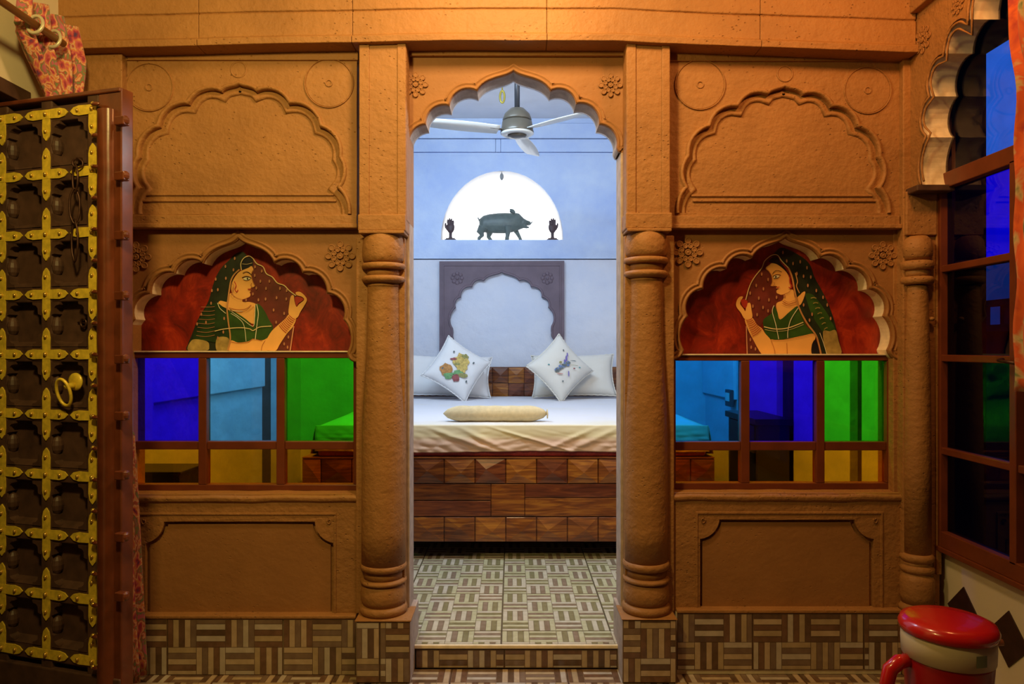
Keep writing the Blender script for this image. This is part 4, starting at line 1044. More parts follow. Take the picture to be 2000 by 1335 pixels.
g = G(); dk = 5.45; c_ = P(981, 189, dk); pts = [(c_.x+.017*math.cos(a), c_.y, c_.z+.045*math.sin(a)) for a in [2*PI*i/24 for i in range(24)]]
g.tube(pts, .008, 8, closed=True); g.tube([(c_.x, c_.y, c_.z+.045), (c_.x, c_.y, ZC)], .006, 6)
tag(g.mk('ceiling_hook', plain('yellow_brass_hook', (.5, .4, .06), .35, metal=.5), None, smooth=True), 'small brass ring hanging from the bedroom ceiling beside the fan rod', 'hook')

# ------------------------------------------------------------------ dim furniture seen through the coloured panes
DK = plain('near_black_wood', (.02, .013, .01), .4)
ds = thing('writing_desk', 'dark wooden desk by the bedroom wall, seen through the right window', 'desk', (1.62, 4.7-D0, ZI))
ya, yb_ = 4.42-D0, 5.05-D0
box('desk_top', (1.50, ya, .80), (1.73, yb_, .84), DK, ds, bevel=.003)
box('side_panel', (1.52, ya+.02, ZI), (1.72, ya+.05, .80), DK, ds); box('side_panel', (1.52, yb_-.05, ZI), (1.72, yb_-.02, .80), DK, ds)
box('back_panel', (1.70, ya+.05, ZI), (1.72, yb_-.05, .80), DK, ds); box('drawer', (1.512, ya+.06, .62), (1.70, yb_-.06, .79), DK, ds)
ch = thing('wooden_chest', 'low black wooden chest by the bedroom wall, seen through the left amber pane', 'chest', (-1.64, 3.4-D0, ZI))
box('chest_body', (-1.79, .42, ZI), (-1.52, 3.5-D0, Z(898, 3.7)), DK, ch); box('chest_lid', (-1.795, .41, Z(898, 3.7)), (-1.51, 3.51-D0, Z(893, 3.7)), DK, ch)
sk = P(1425, 778, 5.6); k = thing('wall_socket', 'small switch socket box on the bedroom wall, seen through the azure pane', 'socket', (XRi-.03, sk.y, sk.z-.06))
box('socket_box', (XRi-.055, sk.y-.07, sk.z-.06), (XRi-.03, sk.y+.07, sk.z+.07), plain('socket_dark', (.06, .05, .06), .5), k); box('switch_plate', (XRi-.062, sk.y-.045, sk.z-.02), (XRi-.053, sk.y+.045, sk.z+.045), M['pillow'], k)

# ------------------------------------------------------------------ PAINTINGS in the window arches
def pcol(name, c, amt=.12, sc_=40): return plain('paint_'+name, c, .45, noise_amt=amt, nscale=sc_)
m, t, b = nt('paint_red_ground'); n = tex(t, 'ShaderNodeTexNoise', 9, coords(t, (1, 1, .6)), Detail=7, Roughness=.7, Distortion=1.5)
L(t, ramp(t, n.outputs[0], [(.32, (.10, .006, .003)), (.52, (.26, .016, .005)), (.70, (.48, .045, .010))]), b.inputs['Base Color']); b.inputs['Roughness'].default_value = .4
PC = dict(ground=m, veil=pcol('veil_green', (.014, .022, .010), .5, 18), maroon=pcol('veil_maroon', (.15, .025, .018), .3, 14), hair=pcol('hair', (.008, .007, .012)), skin=pcol('skin', (.86, .46, .13), .08, 10),
          skin2=pcol('skin_shade', (.52, .25, .06)), blouse=pcol('blouse', (.030, .085, .012), .3, 20), sleeve=pcol('sleeve', (.016, .045, .010), .45, 20), cream=pcol('line_cream', (.78, .62, .32)), tan=pcol('edge_tan', (.50, .25, .09)),
          red=pcol('line_red', (.40, .03, .015)), pink=pcol('edge_pink', (.62, .28, .16)), white=pcol('line_white', (.78, .74, .55)), black=pcol('line_black', (.012, .008, .008)), dot=pcol('motif', (.46, .20, .10)), yel=pcol('cloth_yellow', (.36, .26, .08), .3), fleshline=pcol('flesh_line', (.34, .10, .03)))
def catmull(pts, k=5, closed=True):
    n = len(pts); o = []
    rng = range(n) if closed else range(n-1)
    for i in rng:
        p0, p1, p2, p3 = (pts[(i-1) % n], pts[i], pts[(i+1) % n], pts[(i+2) % n]) if closed else (pts[max(0, i-1)], pts[i], pts[i+1], pts[min(n-1, i+2)])
        for j in range(k):
            t_ = j/k; o.append(tuple(.5*((2*p1[a])+(-p0[a]+p2[a])*t_+(2*p0[a]-5*p1[a]+4*p2[a]-p3[a])*t_*t_+(-p0[a]+3*p1[a]-3*p2[a]+p3[a])*t_**3) for a in range(2)))
    if not closed: o.append(pts[-1])
    return o
def painting(label, ox, layers, strokes, dots, x0, x1, y0, y1):
    dP = D0+.088; yp = .088
    p = thing('painting', label, 'painting', (X((x0+x1)/2, dP), yp, Z(y1, dP)))
    box('painted_board', (X(x0, dP), yp, Z(y1, dP)), (X(x1, dP), yp+.016, Z(y0, dP)), PC['ground'], p, bevel=0)
    cv = lambda q: (X(ox+q[0]/6.07, dP), Z(480+q[1]/6.07, dP)); lv = 0
    zb = Z(y1, dP)+.001
    def poly(pts, mat, nm, y):
        w_ = [cv(q) for q in pts]; w_ = [(a, max(zb, b_)) for a, b_ in w_]
        tri = tessellate_polygon([[Vector((a, b_, 0)) for a, b_ in w_]]); N = len(w_)
        return mk(nm, [(a, y, b_) for a, b_ in w_]+[(a, y+.0006, b_) for a, b_ in w_], [tuple(t_) for t_ in tri]+[(i, (i+1) % N, N+(i+1) % N, N+i) for i in range(N)], PC[mat], p)
    for nm, mat, pts in layers:
        lv += 1; poly(catmull(pts, 4), mat, nm, yp-.0004*lv-.0004)
    base = yp-.0004*lv-.0008; byn = {}
    for i, (nm, mat, w_, pts) in enumerate(strokes):
        q = catmull([cv(a) for a in pts], 6, False); ww = w_/6.07*dP/F/2
        l_ = offs(q, ww); r_ = offs(q, -ww); N = len(q); g = byn.setdefault((nm, mat), G()); y = base-.00025*(i % 6)
        g.add([(a, y, max(zb, b_)) for a, b_ in l_]+[(a, y, max(zb, b_)) for a, b_ in r_], [(j, j+1, N+j+1, N+j) for j in range(N-1)])
    for (nm, mat), g in byn.items(): g.mk(nm, PC[mat], p)
    g = G()
    for (cx_, cy_, rx, ry) in dots:
        c = cv((cx_, cy_)); n = 8; sx, sz = rx/6.07*dP/F, ry/6.07*dP/F
        g.add([(c[0]+sx*math.cos(2*PI*i/n), base+.0002, max(zb, c[1]+sz*math.sin(2*PI*i/n))) for i in range(n)], [tuple(range(n))])
    g.mk('veil_motifs', PC['dot'], p, kind='stuff')
    return p
def bangles(a0, a1, b0, b1, n):
    return [('bangles', 'red', 7, [(a0[0]+(b0[0]-a0[0])*k/n, a0[1]+(b0[1]-a0[1])*k/n), ((a0[0]+a1[0])/2+((b0[0]+b1[0])/2-(a0[0]+a1[0])/2)*k/n, (a0[1]+a1[1])/2+10+((b0[1]+b1[1])/2-(a0[1]+a1[1])/2)*k/n), (a1[0]+(b1[0]-a1[0])*k/n, a1[1]+(b1[1]-a1[1])*k/n)]) for k in range(n+1)]
LLay = [
 ('green_veil', 'veil', [(690, 70), (600, 100), (520, 180), (440, 260), (380, 360), (340, 470), (310, 580), (270, 690), (200, 800), (140, 920), (90, 1050), (50, 1150), (40, 1240), (300, 1240), (545, 1240), (540, 900), (540, 600), (580, 400), (650, 290), (710, 200), (740, 120)]),
 ('maroon_veil', 'maroon', [(830, 170), (900, 240), (960, 300), (1050, 370), (1120, 450), (1200, 480), (1260, 540), (1330, 590), (1290, 620), (1260, 700), (1250, 810), (1150, 910), (1060, 990), (1000, 900), (900, 760), (780, 690), (690, 650), (740, 560), (790, 480), (780, 380), (790, 260)]),
 ('maroon_veil', 'maroon', [(1200, 1040), (1300, 970), (1280, 1100), (1262, 1240), (1180, 1240), (1110, 1240), (1160, 1130)]),
 ('neck', 'skin', [(545, 560), (700, 600), (690, 640), (700, 665), (780, 665), (860, 700), (850, 800), (825, 925), (700, 850), (560, 780), (500, 740), (410, 690), (430, 650), (520, 660)]),
 ('hair', 'hair', [(685, 300), (690, 190), (725, 150), (770, 135), (812, 160), (818, 210), (800, 250), (740, 285)]),
 ('face', 'skin', [(640, 320), (690, 290), (760, 262), (800, 240), (822, 285), (805, 330), (806, 380), (820, 430), (842, 472), (825, 488), (798, 492), (790, 505), (800, 515), (786, 524), (790, 536), (778, 550), (786, 575), (778, 600), (740, 618), (690, 632), (620, 610), (570, 560), (560, 480), (585, 400)]),
 ('blouse', 'blouse', [(530, 765), (640, 805), (760, 890), (822, 965), (838, 860), (845, 700), (900, 700), (960, 780), (1010, 880), (1052, 950), (1040, 1020), (1000, 1080), (930, 1115), (850, 1100), (820, 1095), (760, 1130), (640, 1142), (560, 1125), (530, 1000)]),
 ('sleeve', 'sleeve', [(400, 680), (500, 770), (535, 900), (540, 1100), (420, 1090), (380, 1140), (300, 1130), (180, 1110), (105, 1100), (160, 930), (230, 790), (290, 700)]),
 ('midriff', 'skin', [(555, 1122), (640, 1145), (760, 1132), (820, 1100), (930, 1118), (1010, 1080), (960, 1160), (930, 1240), (740, 1240), (530, 1240)]),
 ('arm_cloth', 'yel', [(50, 1240), (90, 1120), (180, 1108), (280, 1135), (300, 1190), (270, 1240)]), ('arm_cloth', 'yel', [(395, 1090), (530, 1095), (520, 1240), (390, 1240)]),
 ('forearm', 'skin', [(1040, 1010), (1120, 935), (1200, 865), (1250, 812), (1330, 852), (1290, 960), (1220, 1040), (1140, 1160), (1090, 1240), (1000, 1240), (920, 1240), (980, 1110)]),
 ('hand', 'skin', [(1245, 815), (1250, 690), (1268, 600), (1300, 588), (1312, 660), (1335, 722), (1365, 690), (1425, 640), (1400, 604), (1340, 585), (1325, 552), (1375, 545), (1430, 588), (1458, 640), (1432, 700), (1382, 780), (1335, 855)]),
 ('flower', 'red', [(1315, 610), (1390, 610), (1415, 640), (1360, 680), (1335, 712)]),
 ('eye_white', 'white', [(705, 392), (735, 374), (768, 376), (790, 388), (760, 404), (730, 406)])]
LStr = [('veil_edge', 'cream', 11, [(830, 165), (870, 215), (940, 250), (980, 330), (1050, 370), (1110, 440), (1190, 470), (1250, 530), (1330, 590)]), ('veil_edge', 'cream', 9, [(685, 290), (678, 210), (715, 145), (780, 122), (835, 165)]),
 ('head_cloth_edge', 'tan', 17, [(660, 282), (600, 340), (562, 410), (545, 500), (528, 620), (515, 740), (530, 900), (550, 1040), (550, 1130), (520, 1240)]), ('veil_edge_pink', 'pink', 14, [(1305, 950), (1285, 1080), (1262, 1240)]),
 ('necklace', 'fleshline', 7, [(535, 735), (640, 755), (740, 745), (800, 700)]), ('necklace', 'fleshline', 4, [(540, 765), (650, 780), (760, 765), (830, 715)]), ('beads', 'white', 7, [(402, 675), (430, 740), (500, 800)]), ('beads', 'white', 8, [(545, 770), (700, 775)]),
 ('beads', 'white', 6, [(560, 800), (640, 850), (700, 910), (725, 990), (740, 1130)]), ('beads', 'white', 6, [(570, 780), (700, 870), (820, 952), (842, 850), (848, 700)]), ('beads', 'white', 8, [(865, 690), (885, 800), (870, 930), (848, 1110)]),
 ('blouse_trim', 'cream', 9, [(370, 1010), (450, 990), (560, 975), (690, 970), (780, 982), (825, 1002), (900, 962), (1040, 950)]), ('outline', 'fleshline', 5, [(560, 1135), (640, 1150), (760, 1140), (820, 1106), (930, 1124)]), ('outline', 'fleshline', 4, [(920, 1240), (930, 1180), (965, 1120)]),
 ('eye_line', 'black', 8, [(692, 378), (735, 362), (775, 368), (800, 382)]), ('eye_line', 'black', 4, [(705, 398), (745, 410), (785, 395)]), ('eyebrow', 'black', 7, [(700, 325), (740, 308), (780, 322), (806, 350)]), ('pupil', 'black', 15, [(757, 378), (757, 389), (757, 400)]),
 ('lips', 'red', 8, [(758, 512), (780, 512), (800, 508)]), ('lips', 'red', 6, [(766, 522), (790, 524)]), ('nose_line', 'fleshline', 4, [(806, 440), (795, 470), (815, 480)]), ('jaw_line', 'fleshline', 4, [(560, 560), (620, 612), (700, 634), (780, 605)]), ('earring', 'red', 9, [(600, 420), (622, 470), (608, 515), (630, 545), (645, 520)]),
 ('earring', 'tan', 10, [(575, 440), (590, 480), (580, 560), (600, 600)]), ('hair_band', 'cream', 4, [(692, 214), (750, 218), (812, 204)]), ('profile_line', 'fleshline', 4, [(820, 285), (804, 330), (806, 380), (820, 430), (842, 472), (825, 490)])]
LStr += [('sleeve_bands', 'dot', 5, [(150+k*8, 1060-k*48), (260+k*8, 1075-k*50), (370, 1055-k*48)]) for k in range(8)]+bangles((1250, 822), (1325, 872), (1130, 940), (1215, 1030), 8)
dots = [(x, y, 10, 20) for x, y in ((605, 150), (495, 245), (590, 285), (380, 395), (500, 385), (335, 530), (405, 520), (845, 250), (925, 300), (842, 352), (908, 420), (1015, 420), (860, 500), (975, 505), (1140, 505), (1220, 530), (885, 640), (970, 630), (1100, 615), (1215, 630), (1065, 760), (1190, 800), (1095, 905), (740, 640), (325, 680), (210, 810), (265, 905), (160, 925), (820, 570), (1240, 1080), (1190, 1160), (1230, 1200), (470, 1020), (405, 1090), (480, 860))]
painting('painted panel of a veiled woman in green looking right, above the left window', 360, LLay, LStr, dots, 243, 700, 462, 691)
RLay = [
 ('green_veil', 'veil', [(640, 20), (560, 85), (500, 130), (600, 125), (650, 195), (740, 262), (790, 400), (810, 560), (850, 700), (900, 850), (1000, 980), (1080, 1100), (1110, 1280), (1240, 1280), (1350, 1280), (1310, 1060), (1268, 880), (1205, 700), (1130, 540), (1040, 380), (985, 230), (900, 140), (760, 60)]),
 ('sleeve', 'blouse', [(930, 570), (1010, 575), (1080, 650), (1180, 790), (1240, 900), (1280, 1000), (1210, 1010), (1130, 1012), (1080, 940), (1010, 830), (960, 700)]),
 ('maroon_veil', 'maroon', [(530, 108), (450, 165), (410, 260), (320, 370), (260, 480), (222, 600), (220, 650), (290, 690), (290, 780), (320, 870), (390, 950), (430, 890), (520, 790), (600, 720), (690, 640), (640, 570), (590, 480), (540, 470), (530, 380), (500, 300), (470, 230), (500, 160)]),
 ('maroon_veil', 'maroon', [(225, 960), (290, 1080), (400, 1280), (310, 1280), (232, 1280)]),
 ('neck', 'skin', [(690, 540), (780, 520), (810, 620), (900, 545), (925, 560), (880, 680), (830, 720), (740, 780), (628, 872), (590, 770), (585, 680), (660, 640)]),
 ('hair', 'hair', [(490, 185), (540, 135), (600, 140), (635, 200), (690, 270), (725, 340), (680, 320), (600, 240), (530, 205)]),
 ('face', 'skin', [(455, 262), (500, 225), (530, 205), (600, 225), (680, 290), (722, 350), (748, 450), (745, 530), (700, 560), (640, 578), (590, 562), (583, 532), (600, 512), (578, 500), (592, 484), (565, 474), (514, 474), (530, 425), (520, 350), (490, 300)]),
 ('blouse', 'blouse', [(548, 705), (590, 775), (626, 872), (740, 778), (840, 715), (890, 850), (950, 960), (1030, 1030), (960, 1050), (900, 1060), (720, 1098), (600, 1112), (500, 1102), (455, 1050), (428, 960), (432, 870), (520, 800)]),
 ('midriff', 'skin', [(510, 1112), (600, 1116), (720, 1100), (900, 1062), (1030, 1040), (1040, 1100), (1000, 1170), (1000, 1280), (760, 1280), (560, 1280), (530, 1200)]),
 ('forearm', 'skin', [(208, 862), (290, 848), (350, 930), (410, 980), (450, 1040), (512, 1112), (535, 1200), (555, 1280), (480, 1280), (405, 1280), (300, 1100), (240, 980)]),
 ('hand', 'skin', [(210, 868), (160, 792), (108, 722), (108, 660), (140, 608), (185, 605), (150, 680), (190, 742), (214, 772), (228, 690), (270, 678), (286, 760), (292, 852)]),
 ('flower', 'red', [(160, 640), (215, 635), (240, 670), (215, 740), (175, 705)]),
 ('dark_gap', 'hair', [(1000, 1170), (1040, 1110), (1072, 1190), (1082, 1280), (1000, 1280)]),
 ('arm_cloth', 'yel', [(1130, 1020), (1210, 1012), (1280, 1000), (1315, 1130), (1345, 1280), (1180, 1280)]),
 ('eye_white', 'white', [(545, 372), (570, 352), (600, 350), (615, 362), (590, 378), (560, 384)])]
RStr = [('veil_edge', 'cream', 10, [(215, 640), (260, 480), (320, 370), (405, 262), (440, 180), (520, 115), (590, 112), (640, 180), (720, 262)]), ('head_cloth_edge', 'tan', 19, [(720, 262), (765, 380), (800, 560), (845, 730), (930, 900), (1040, 1050), (1075, 1150), (1105, 1280)]), ('veil_edge_pink', 'pink', 13, [(222, 950), (232, 1280)]),
 ('necklace', 'fleshline', 7, [(650, 655), (720, 690), (815, 660)]), ('necklace', 'fleshline', 5, [(645, 680), (720, 712), (820, 690)]), ('necklace', 'fleshline', 4, [(660, 640), (720, 668), (805, 640)]), ('beads', 'white', 8, [(550, 705), (530, 780), (570, 930), (605, 1105)]), ('beads', 'white', 8, [(835, 735), (750, 870), (715, 1000), (712, 1092)]),
 ('blouse_trim', 'cream', 11, [(430, 958), (570, 985), (720, 970), (895, 905)]), ('blouse_trim', 'cream', 4, [(440, 990), (570, 1010), (720, 996), (900, 930)]), ('outline', 'fleshline', 4, [(512, 1115), (720, 1105), (1030, 1042)]), ('outline', 'fleshline', 4, [(512, 1115), (550, 1220), (560, 1280)]), ('outline', 'fleshline', 4, [(700, 1150), (705, 1280)]),
 ('eye_line', 'black', 8, [(535, 362), (570, 345), (600, 342), (630, 350)]), ('eye_line', 'black', 4, [(548, 382), (585, 388), (615, 368)]), ('pupil', 'black', 14, [(572, 356), (571, 367), (570, 379)]), ('eyebrow', 'black', 6, [(530, 335), (560, 300), (600, 295), (640, 312)]),
 ('lips', 'red', 8, [(578, 492), (600, 490), (612, 486)]), ('lips', 'red', 6, [(582, 502), (602, 502)]), ('nose_line', 'fleshline', 4, [(548, 430), (556, 455), (535, 470)]), ('jaw_line', 'fleshline', 4, [(590, 565), (640, 582), (700, 565), (745, 530)]), ('earring', 'red', 12, [(735, 370), (738, 440), (760, 480), (740, 500), (722, 488)]),
 ('earring', 'tan', 12, [(800, 320), (825, 420), (815, 480), (850, 560)]), ('sleeve_edge', 'white', 6, [(1090, 1030), (1130, 1140), (1172, 1280)]), ('profile_line', 'fleshline', 4, [(455, 262), (490, 300), (520, 350), (530, 425), (514, 474), (560, 476)])]
RStr += [('sleeve_bands', 'yel', 9, [(985+k*26, 620+k*62), (1020+k*24, 612+k*60), (1050+k*22, 622+k*58)]) for k in range(7)]+bangles((215, 880), (290, 858), (292, 1070), (400, 990), 8)
rdots = [(x, y, 10, 22) for x, y in ((405, 335), (340, 470), (425, 510), (480, 400), (268, 560), (370, 620), (490, 640), (300, 715), (420, 730), (350, 815), (480, 770), (580, 610), (670, 590), (700, 180), (775, 210), (860, 190), (940, 260), (820, 330), (900, 360), (985, 370), (950, 470), (1050, 530), (1130, 610), (1000, 810), (1180, 700), (1220, 860), (900, 700), (270, 1110), (280, 1200), (330, 1220), (655, 80), (970, 880))]
painting('painted panel of a veiled woman in green looking left, above the right window', 1420, RLay, RStr, rdots, 1318, 1752, 460, 694)

# ------------------------------------------------------------------ studded door leaf (left)
dA = 2.33; A = Vector((X(237, dA), dA-D0, 0)); dB = 2.52; B = Vector((X(-60, dB), dB-D0, 0))
dirv = (B-A).normalized(); rz = math.atan2(-dirv.y, -dirv.x)
door = thing('door_leaf', 'old brown wooden door standing open, studded with yellow brass straps', 'door', (A.x, A.y, 0.015), rz)
ex = Vector((math.cos(rz), math.sin(rz), 0)); nrm = Vector((ex.y, -ex.x, 0)); C0 = Vector((0, -D0, CZ))
def du(x, y, w_=0.0):
    """pixel -> door local (u along x, height) on the plane w_ in front of the leaf"""
    r = Vector(((x-CX)/F, 1, -(y-CY)/F)); o = A+nrm*w_-Vector((0, 0, 0)); t_ = (o-C0).dot(nrm)/r.dot(nrm); q = C0+r*t_-A
    return q.dot(ex), q.z-.015
W = .0
def dbox(nm, u0, u1, v0, v1, w0, w1, mat, bevel=.004): return box(nm, (u0, -w1, v0), (u1, -w0, v1), mat, door, bevel=bevel, local=True)
vt = du(237, 170)[1]; ul = -1.05
cols = [du(182, 650)[0], du(88, 650)[0], du(5, 650)[0]]; cs = cols[0]-cols[1]; cs = (cols[0]-cols[2])/2
cols = [cols[0]-cs*k for k in range(0, 6)]
v9 = du(180, 213)[1]; v0_ = du(180, 1290)[1]; rs_ = (v9-v0_)/9; rowsv = [v0_+rs_*k for k in range(10)]
dbox('back_board', ul, -.03, .0, vt-.01, -.05, -.03, M['doordark'])
dbox('top_rail', ul, -.002, v9+.045, vt, -.05, .006, M['doorwood'])
dbox('bottom_rail', ul, -.002, 0, v0_-.045, -.05, .006, M['doordark'])
us = du(186, 650)[0]
dbox('stile', us+.012, .0, 0, vt, -.05, .0, M['doorwood'])
# rounded cover moulding on the stile
g = G(); n = 10; vs = []; ua, ub = us+.016, us+.080
for zz0 in [i*(vt-.10)/30+.03 for i in range(31)]:
    for i in range(n+1): a = PI*i/n; vs.append(((ua+ub)/2-(ub-ua)/2*math.cos(a), -.0-.026*math.sin(a)-.001*math.sin(zz0*40), zz0))
g.add(vs, [(j*(n+1)+i, j*(n+1)+i+1, (j+1)*(n+1)+i+1, (j+1)*(n+1)+i) for j in range(30) for i in range(n)]); g.mk('cover_moulding', M['doorwood'], door, smooth=True, local=True)
# lattice bars with carved shoulders
for k, u in enumerate(cols):
    if u < ul+.04: continue
    dbox('lattice_bar', u-.026, u+.022, v0_-.05, v9+.05, -.048, .0, M['doordark'])
for v in rowsv: dbox('lattice_bar', ul, us+.02, v-.026, v+.026, -.046, -.001, M['doordark'])
g = G()
for u, u2 in zip(cols, cols[1:]):
    for v, v2 in zip(rowsv, rowsv[1:]):
        if u2 < ul+.04: continue
        a, b_ = u2+.022, u-.026; c_, e_ = v+.026, v2-.026
        for (x0, y0, sx, sy) in ((a, c_, 1, 1), (b_, c_, -1, 1), (b_, e_, -1, -1), (a, e_, 1, -1)):   # ogee corner fillets
            q = [(x0, y0), (x0+sx*.036, y0), (x0+sx*.034, y0+sy*.009), (x0+sx*.020, y0+sy*.012), (x0+sx*.012, y0+sy*.020), (x0+sx*.011, y0+sy*.040), (x0, y0+sy*.044)]
            g.add([(p[0], -.002, p[1]) for p in q]+[(p[0], .046, p[1]) for p in q], [tuple(range(7))]+[(i, (i+1) % 7, 7+(i+1) % 7, 7+i) for i in range(7)])
        # carved knob on the left side of the recess, sloped shelf at its foot
        g.ball((a+.004, .018, (c_+e_)/2-.005), .020, 6, sc=(.9, 1.0, 1.6))
        g.add([(a+.02, .0, c_), (b_-.02, .0, c_), (b_-.01, .030, c_+.016), (a+.01, .030, c_+.016)], [(0, 1, 2, 3)])
g.mk('carved_shoulders', M['doordark'], door, local=True, kind='stuff')
# brass straps: arm shapes with pointed ends
def arm(g, u, v, dx, dz, L_, w_=.0145, y=-.0035):
    px_, pz_ = -dz, dx
    q = [(u, v, 1), (u+dx*L_*.62, v+dz*L_*.62, 1.12), (u+dx*L_*.86, v+dz*L_*.86, .8), (u+dx*L_, v+dz*L_, .06)]
    l_ = [(a+px_*w_*k, b_+pz_*w_*k) for a, b_, k in q]; r_ = [(a-px_*w_*k, b_-pz_*w_*k) for a, b_, k in q][::-1]; p = l_+r_; N = len(p)
    g.add([(a, y, b_) for a, b_ in p]+[(a, .0, b_) for a, b_ in p], [tuple(range(N))]+[(i, (i+1) % N, N+(i+1) % N, N+i) for i in range(N)])
strapn = 0
rv = G(); rv.ball((0, -.002, 0), .0065, 5, sc=(1, 1.0, 1)); rme = bpy.data.meshes.new('rivet'); rme.from_pydata([tuple(v) for v in rv.v], [], rv.f); rme.materials.append(M['rivet'])
for p in rme.polygons: p.use_smooth = True
def rivet(par, u, v, s_=1, y=-.004):
    o = bpy.data.objects.new('rivet', rme); COL.objects.link(o); o.parent = par; o.location = (u, y, v); o.scale = (s_, s_, s_)
for ci, u in enumerate(cols):
    if u < ul+.1: continue
    for ri, v in enumerate(rowsv):
        g = G(); ends = []
        if ci > 0: ends.append((1, 0, cs*.47))
        ends.append((-1, 0, cs*.47))
        if ri < 9: ends.append((0, 1, rs_*.44))
        if ri > 0: ends.append((0, -1, rs_*.44))
        for dx, dz, L_ in ends: arm(g, u, v, dx, dz, L_, .0150)
        g.box((u-.015, -.0042, v-.015), (u+.015, 0, v+.015))
        st = g.mk('brass_strap', M['brass'], door, local=True)
        rivet(st, u, v, 1.1)
        for dx, dz, L_ in ends: rivet(st, u+dx*L_*.66, v+dz*L_*.66, .9)
kk = 0
for i in range(19):
    v = v0_-.01+(v9-v0_+.02)*i/18; rivet(door, us+.009, v, 1.25, -.014)
    g = G(); g.ball((us+.020, -.018, v-.002), .012, 6, sc=(1.5, .6, .6)); g.mk('carved_boss', M['doorwood'], door, local=True, smooth=True)
# pegs on the free edge
for y in (238, 345, 460, 577, 700, 810, 925, 1045, 1160):
    u, v = du(245, y)
    g = G(); g.box((-.004, -.026, v-.016), (.034, .000, v+.012)); g.ball((.030, -.013, v), .013, 6, sc=(.8, 1, 1.2)); g.mk('edge_peg', M['doorwood'], door, local=True, bevel=.003)
# chain, hasp, ring handle
ch_ = bpy.data.objects.new('door_chain', None); COL.objects.link(ch_); ch_.parent = door; ch_.empty_display_size = .02
def link_pts(x, y0, y1, w_=6, tilt=0):
    o = []
    for i in range(20):
        a = 2*PI*i/20; cx_ = x+w_*math.cos(a)*(1 if abs(math.sin(a)) < .8 else .8); cy_ = (y0+y1)/2+(y1-y0)/2*math.sin(a); u, v = du(cx_, cy_); o.append((u, -.016+tilt*math.cos(a)*.006, v))
    return o
for x, y0, y1, w_, tl_ in ((160, 312, 330, 7, 1), (155, 322, 378, 8, -1), (154, 370, 438, 7, 1), (154, 430, 512, 9, -1)):
    g = G(); g.tube(link_pts(x, y0, y1, w_, tl_), .0035, 6, closed=True); g.mk('chain_link', M['iron'], ch_, local=True, smooth=True)
g = G(); u, v = du(160, 314); g.tube([(u, -.02, v), (u, 0, v+.005)], .006, 8); g.mk('chain_staple', M['iron'], door, local=True)
g = G(); u, v = du(153, 630); pts = [(u+.012*math.cos(a), .020, v+.014*math.sin(a)) for a in [2*PI*i/16 for i in range(16)]]; g.tube(pts, .004, 6, closed=True); g.tube([(u-.03, .026, v+.003), (u+.03, .026, v-.004)], .003, 6); g.mk('iron_hasp', M['iron'], door, local=True, smooth=True)
u, v = du(147, 752)
rh = bpy.data.objects.new('ring_handle', None); COL.objects.link(rh); rh.parent = door; rh.empty_display_size = .02
g = G(); g.lathe([(0, .006), (.020, .008), (.029, .004), (.030, 0)], (u+.004, -.001, v+.012), 24, axis='Y'); g.mk('back_plate', M['brass'], rh, local=True, smooth=True)
g = G(); g.lathe([(0, .034), (.008, .032), (.010, .02), (.014, .0)], (u-.002, -.004, v-.002), 16, axis='Y'); g.mk('boss', M['brass'], rh, local=True, smooth=True)
u2, v2 = du(140, 765); pts = [(u2+.028*math.cos(a), -.030-.012*math.sin(a), v2+.044*math.sin(a)) for a in [2*PI*i/28 for i in range(28)]]
g = G(); g.tube(pts, .0052, 8, closed=True); g.mk('pull_ring', M['brass'], rh, local=True, smooth=True)

# ------------------------------------------------------------------ curtains
def clothmat(name, stops, sc_=9):
    m, t, b = nt(name); c = coords(t, (1, 1, .55)); v = tex(t, 'ShaderNodeTexVoronoi', sc_*2.1, c); n = tex(t, 'ShaderNodeTexNoise', sc_, c, Detail=5, Distortion=2.5)
    mix = math_(t, 'ADD', math_(t, 'MULTIPLY', n.outputs[0], .72), math_(t, 'MULTIPLY', v.outputs['Distance'], .38))
    L(t, ramp(t, mix, stops), b.inputs['Base Color']); b.inputs['Roughness'].default_value = .8; b.inputs['Sheen Weight'].default_value = .2; return m
CL = clothmat('printed_curtain_cloth', [(.34, (.08, .03, .12)), (.42, (.35, .03, .05)), (.47, (.50, .10, .12)), (.52, (.60, .22, .05)), (.56, (.62, .42, .26)), (.60, (.42, .05, .05)), (.66, (.12, .22, .08)), (.72, (.45, .10, .16))], 20)
CR = clothmat('orange_flower_curtain_cloth', [(.30, (.03, .05, .02)), (.40, (.40, .04, .03)), (.50, (.72, .14, .02)), (.60, (.62, .10, .02)), (.66, (.55, .40, .18)), (.72, (.10, .20, .06)), (.80, (.40, .05, .08))], 7)
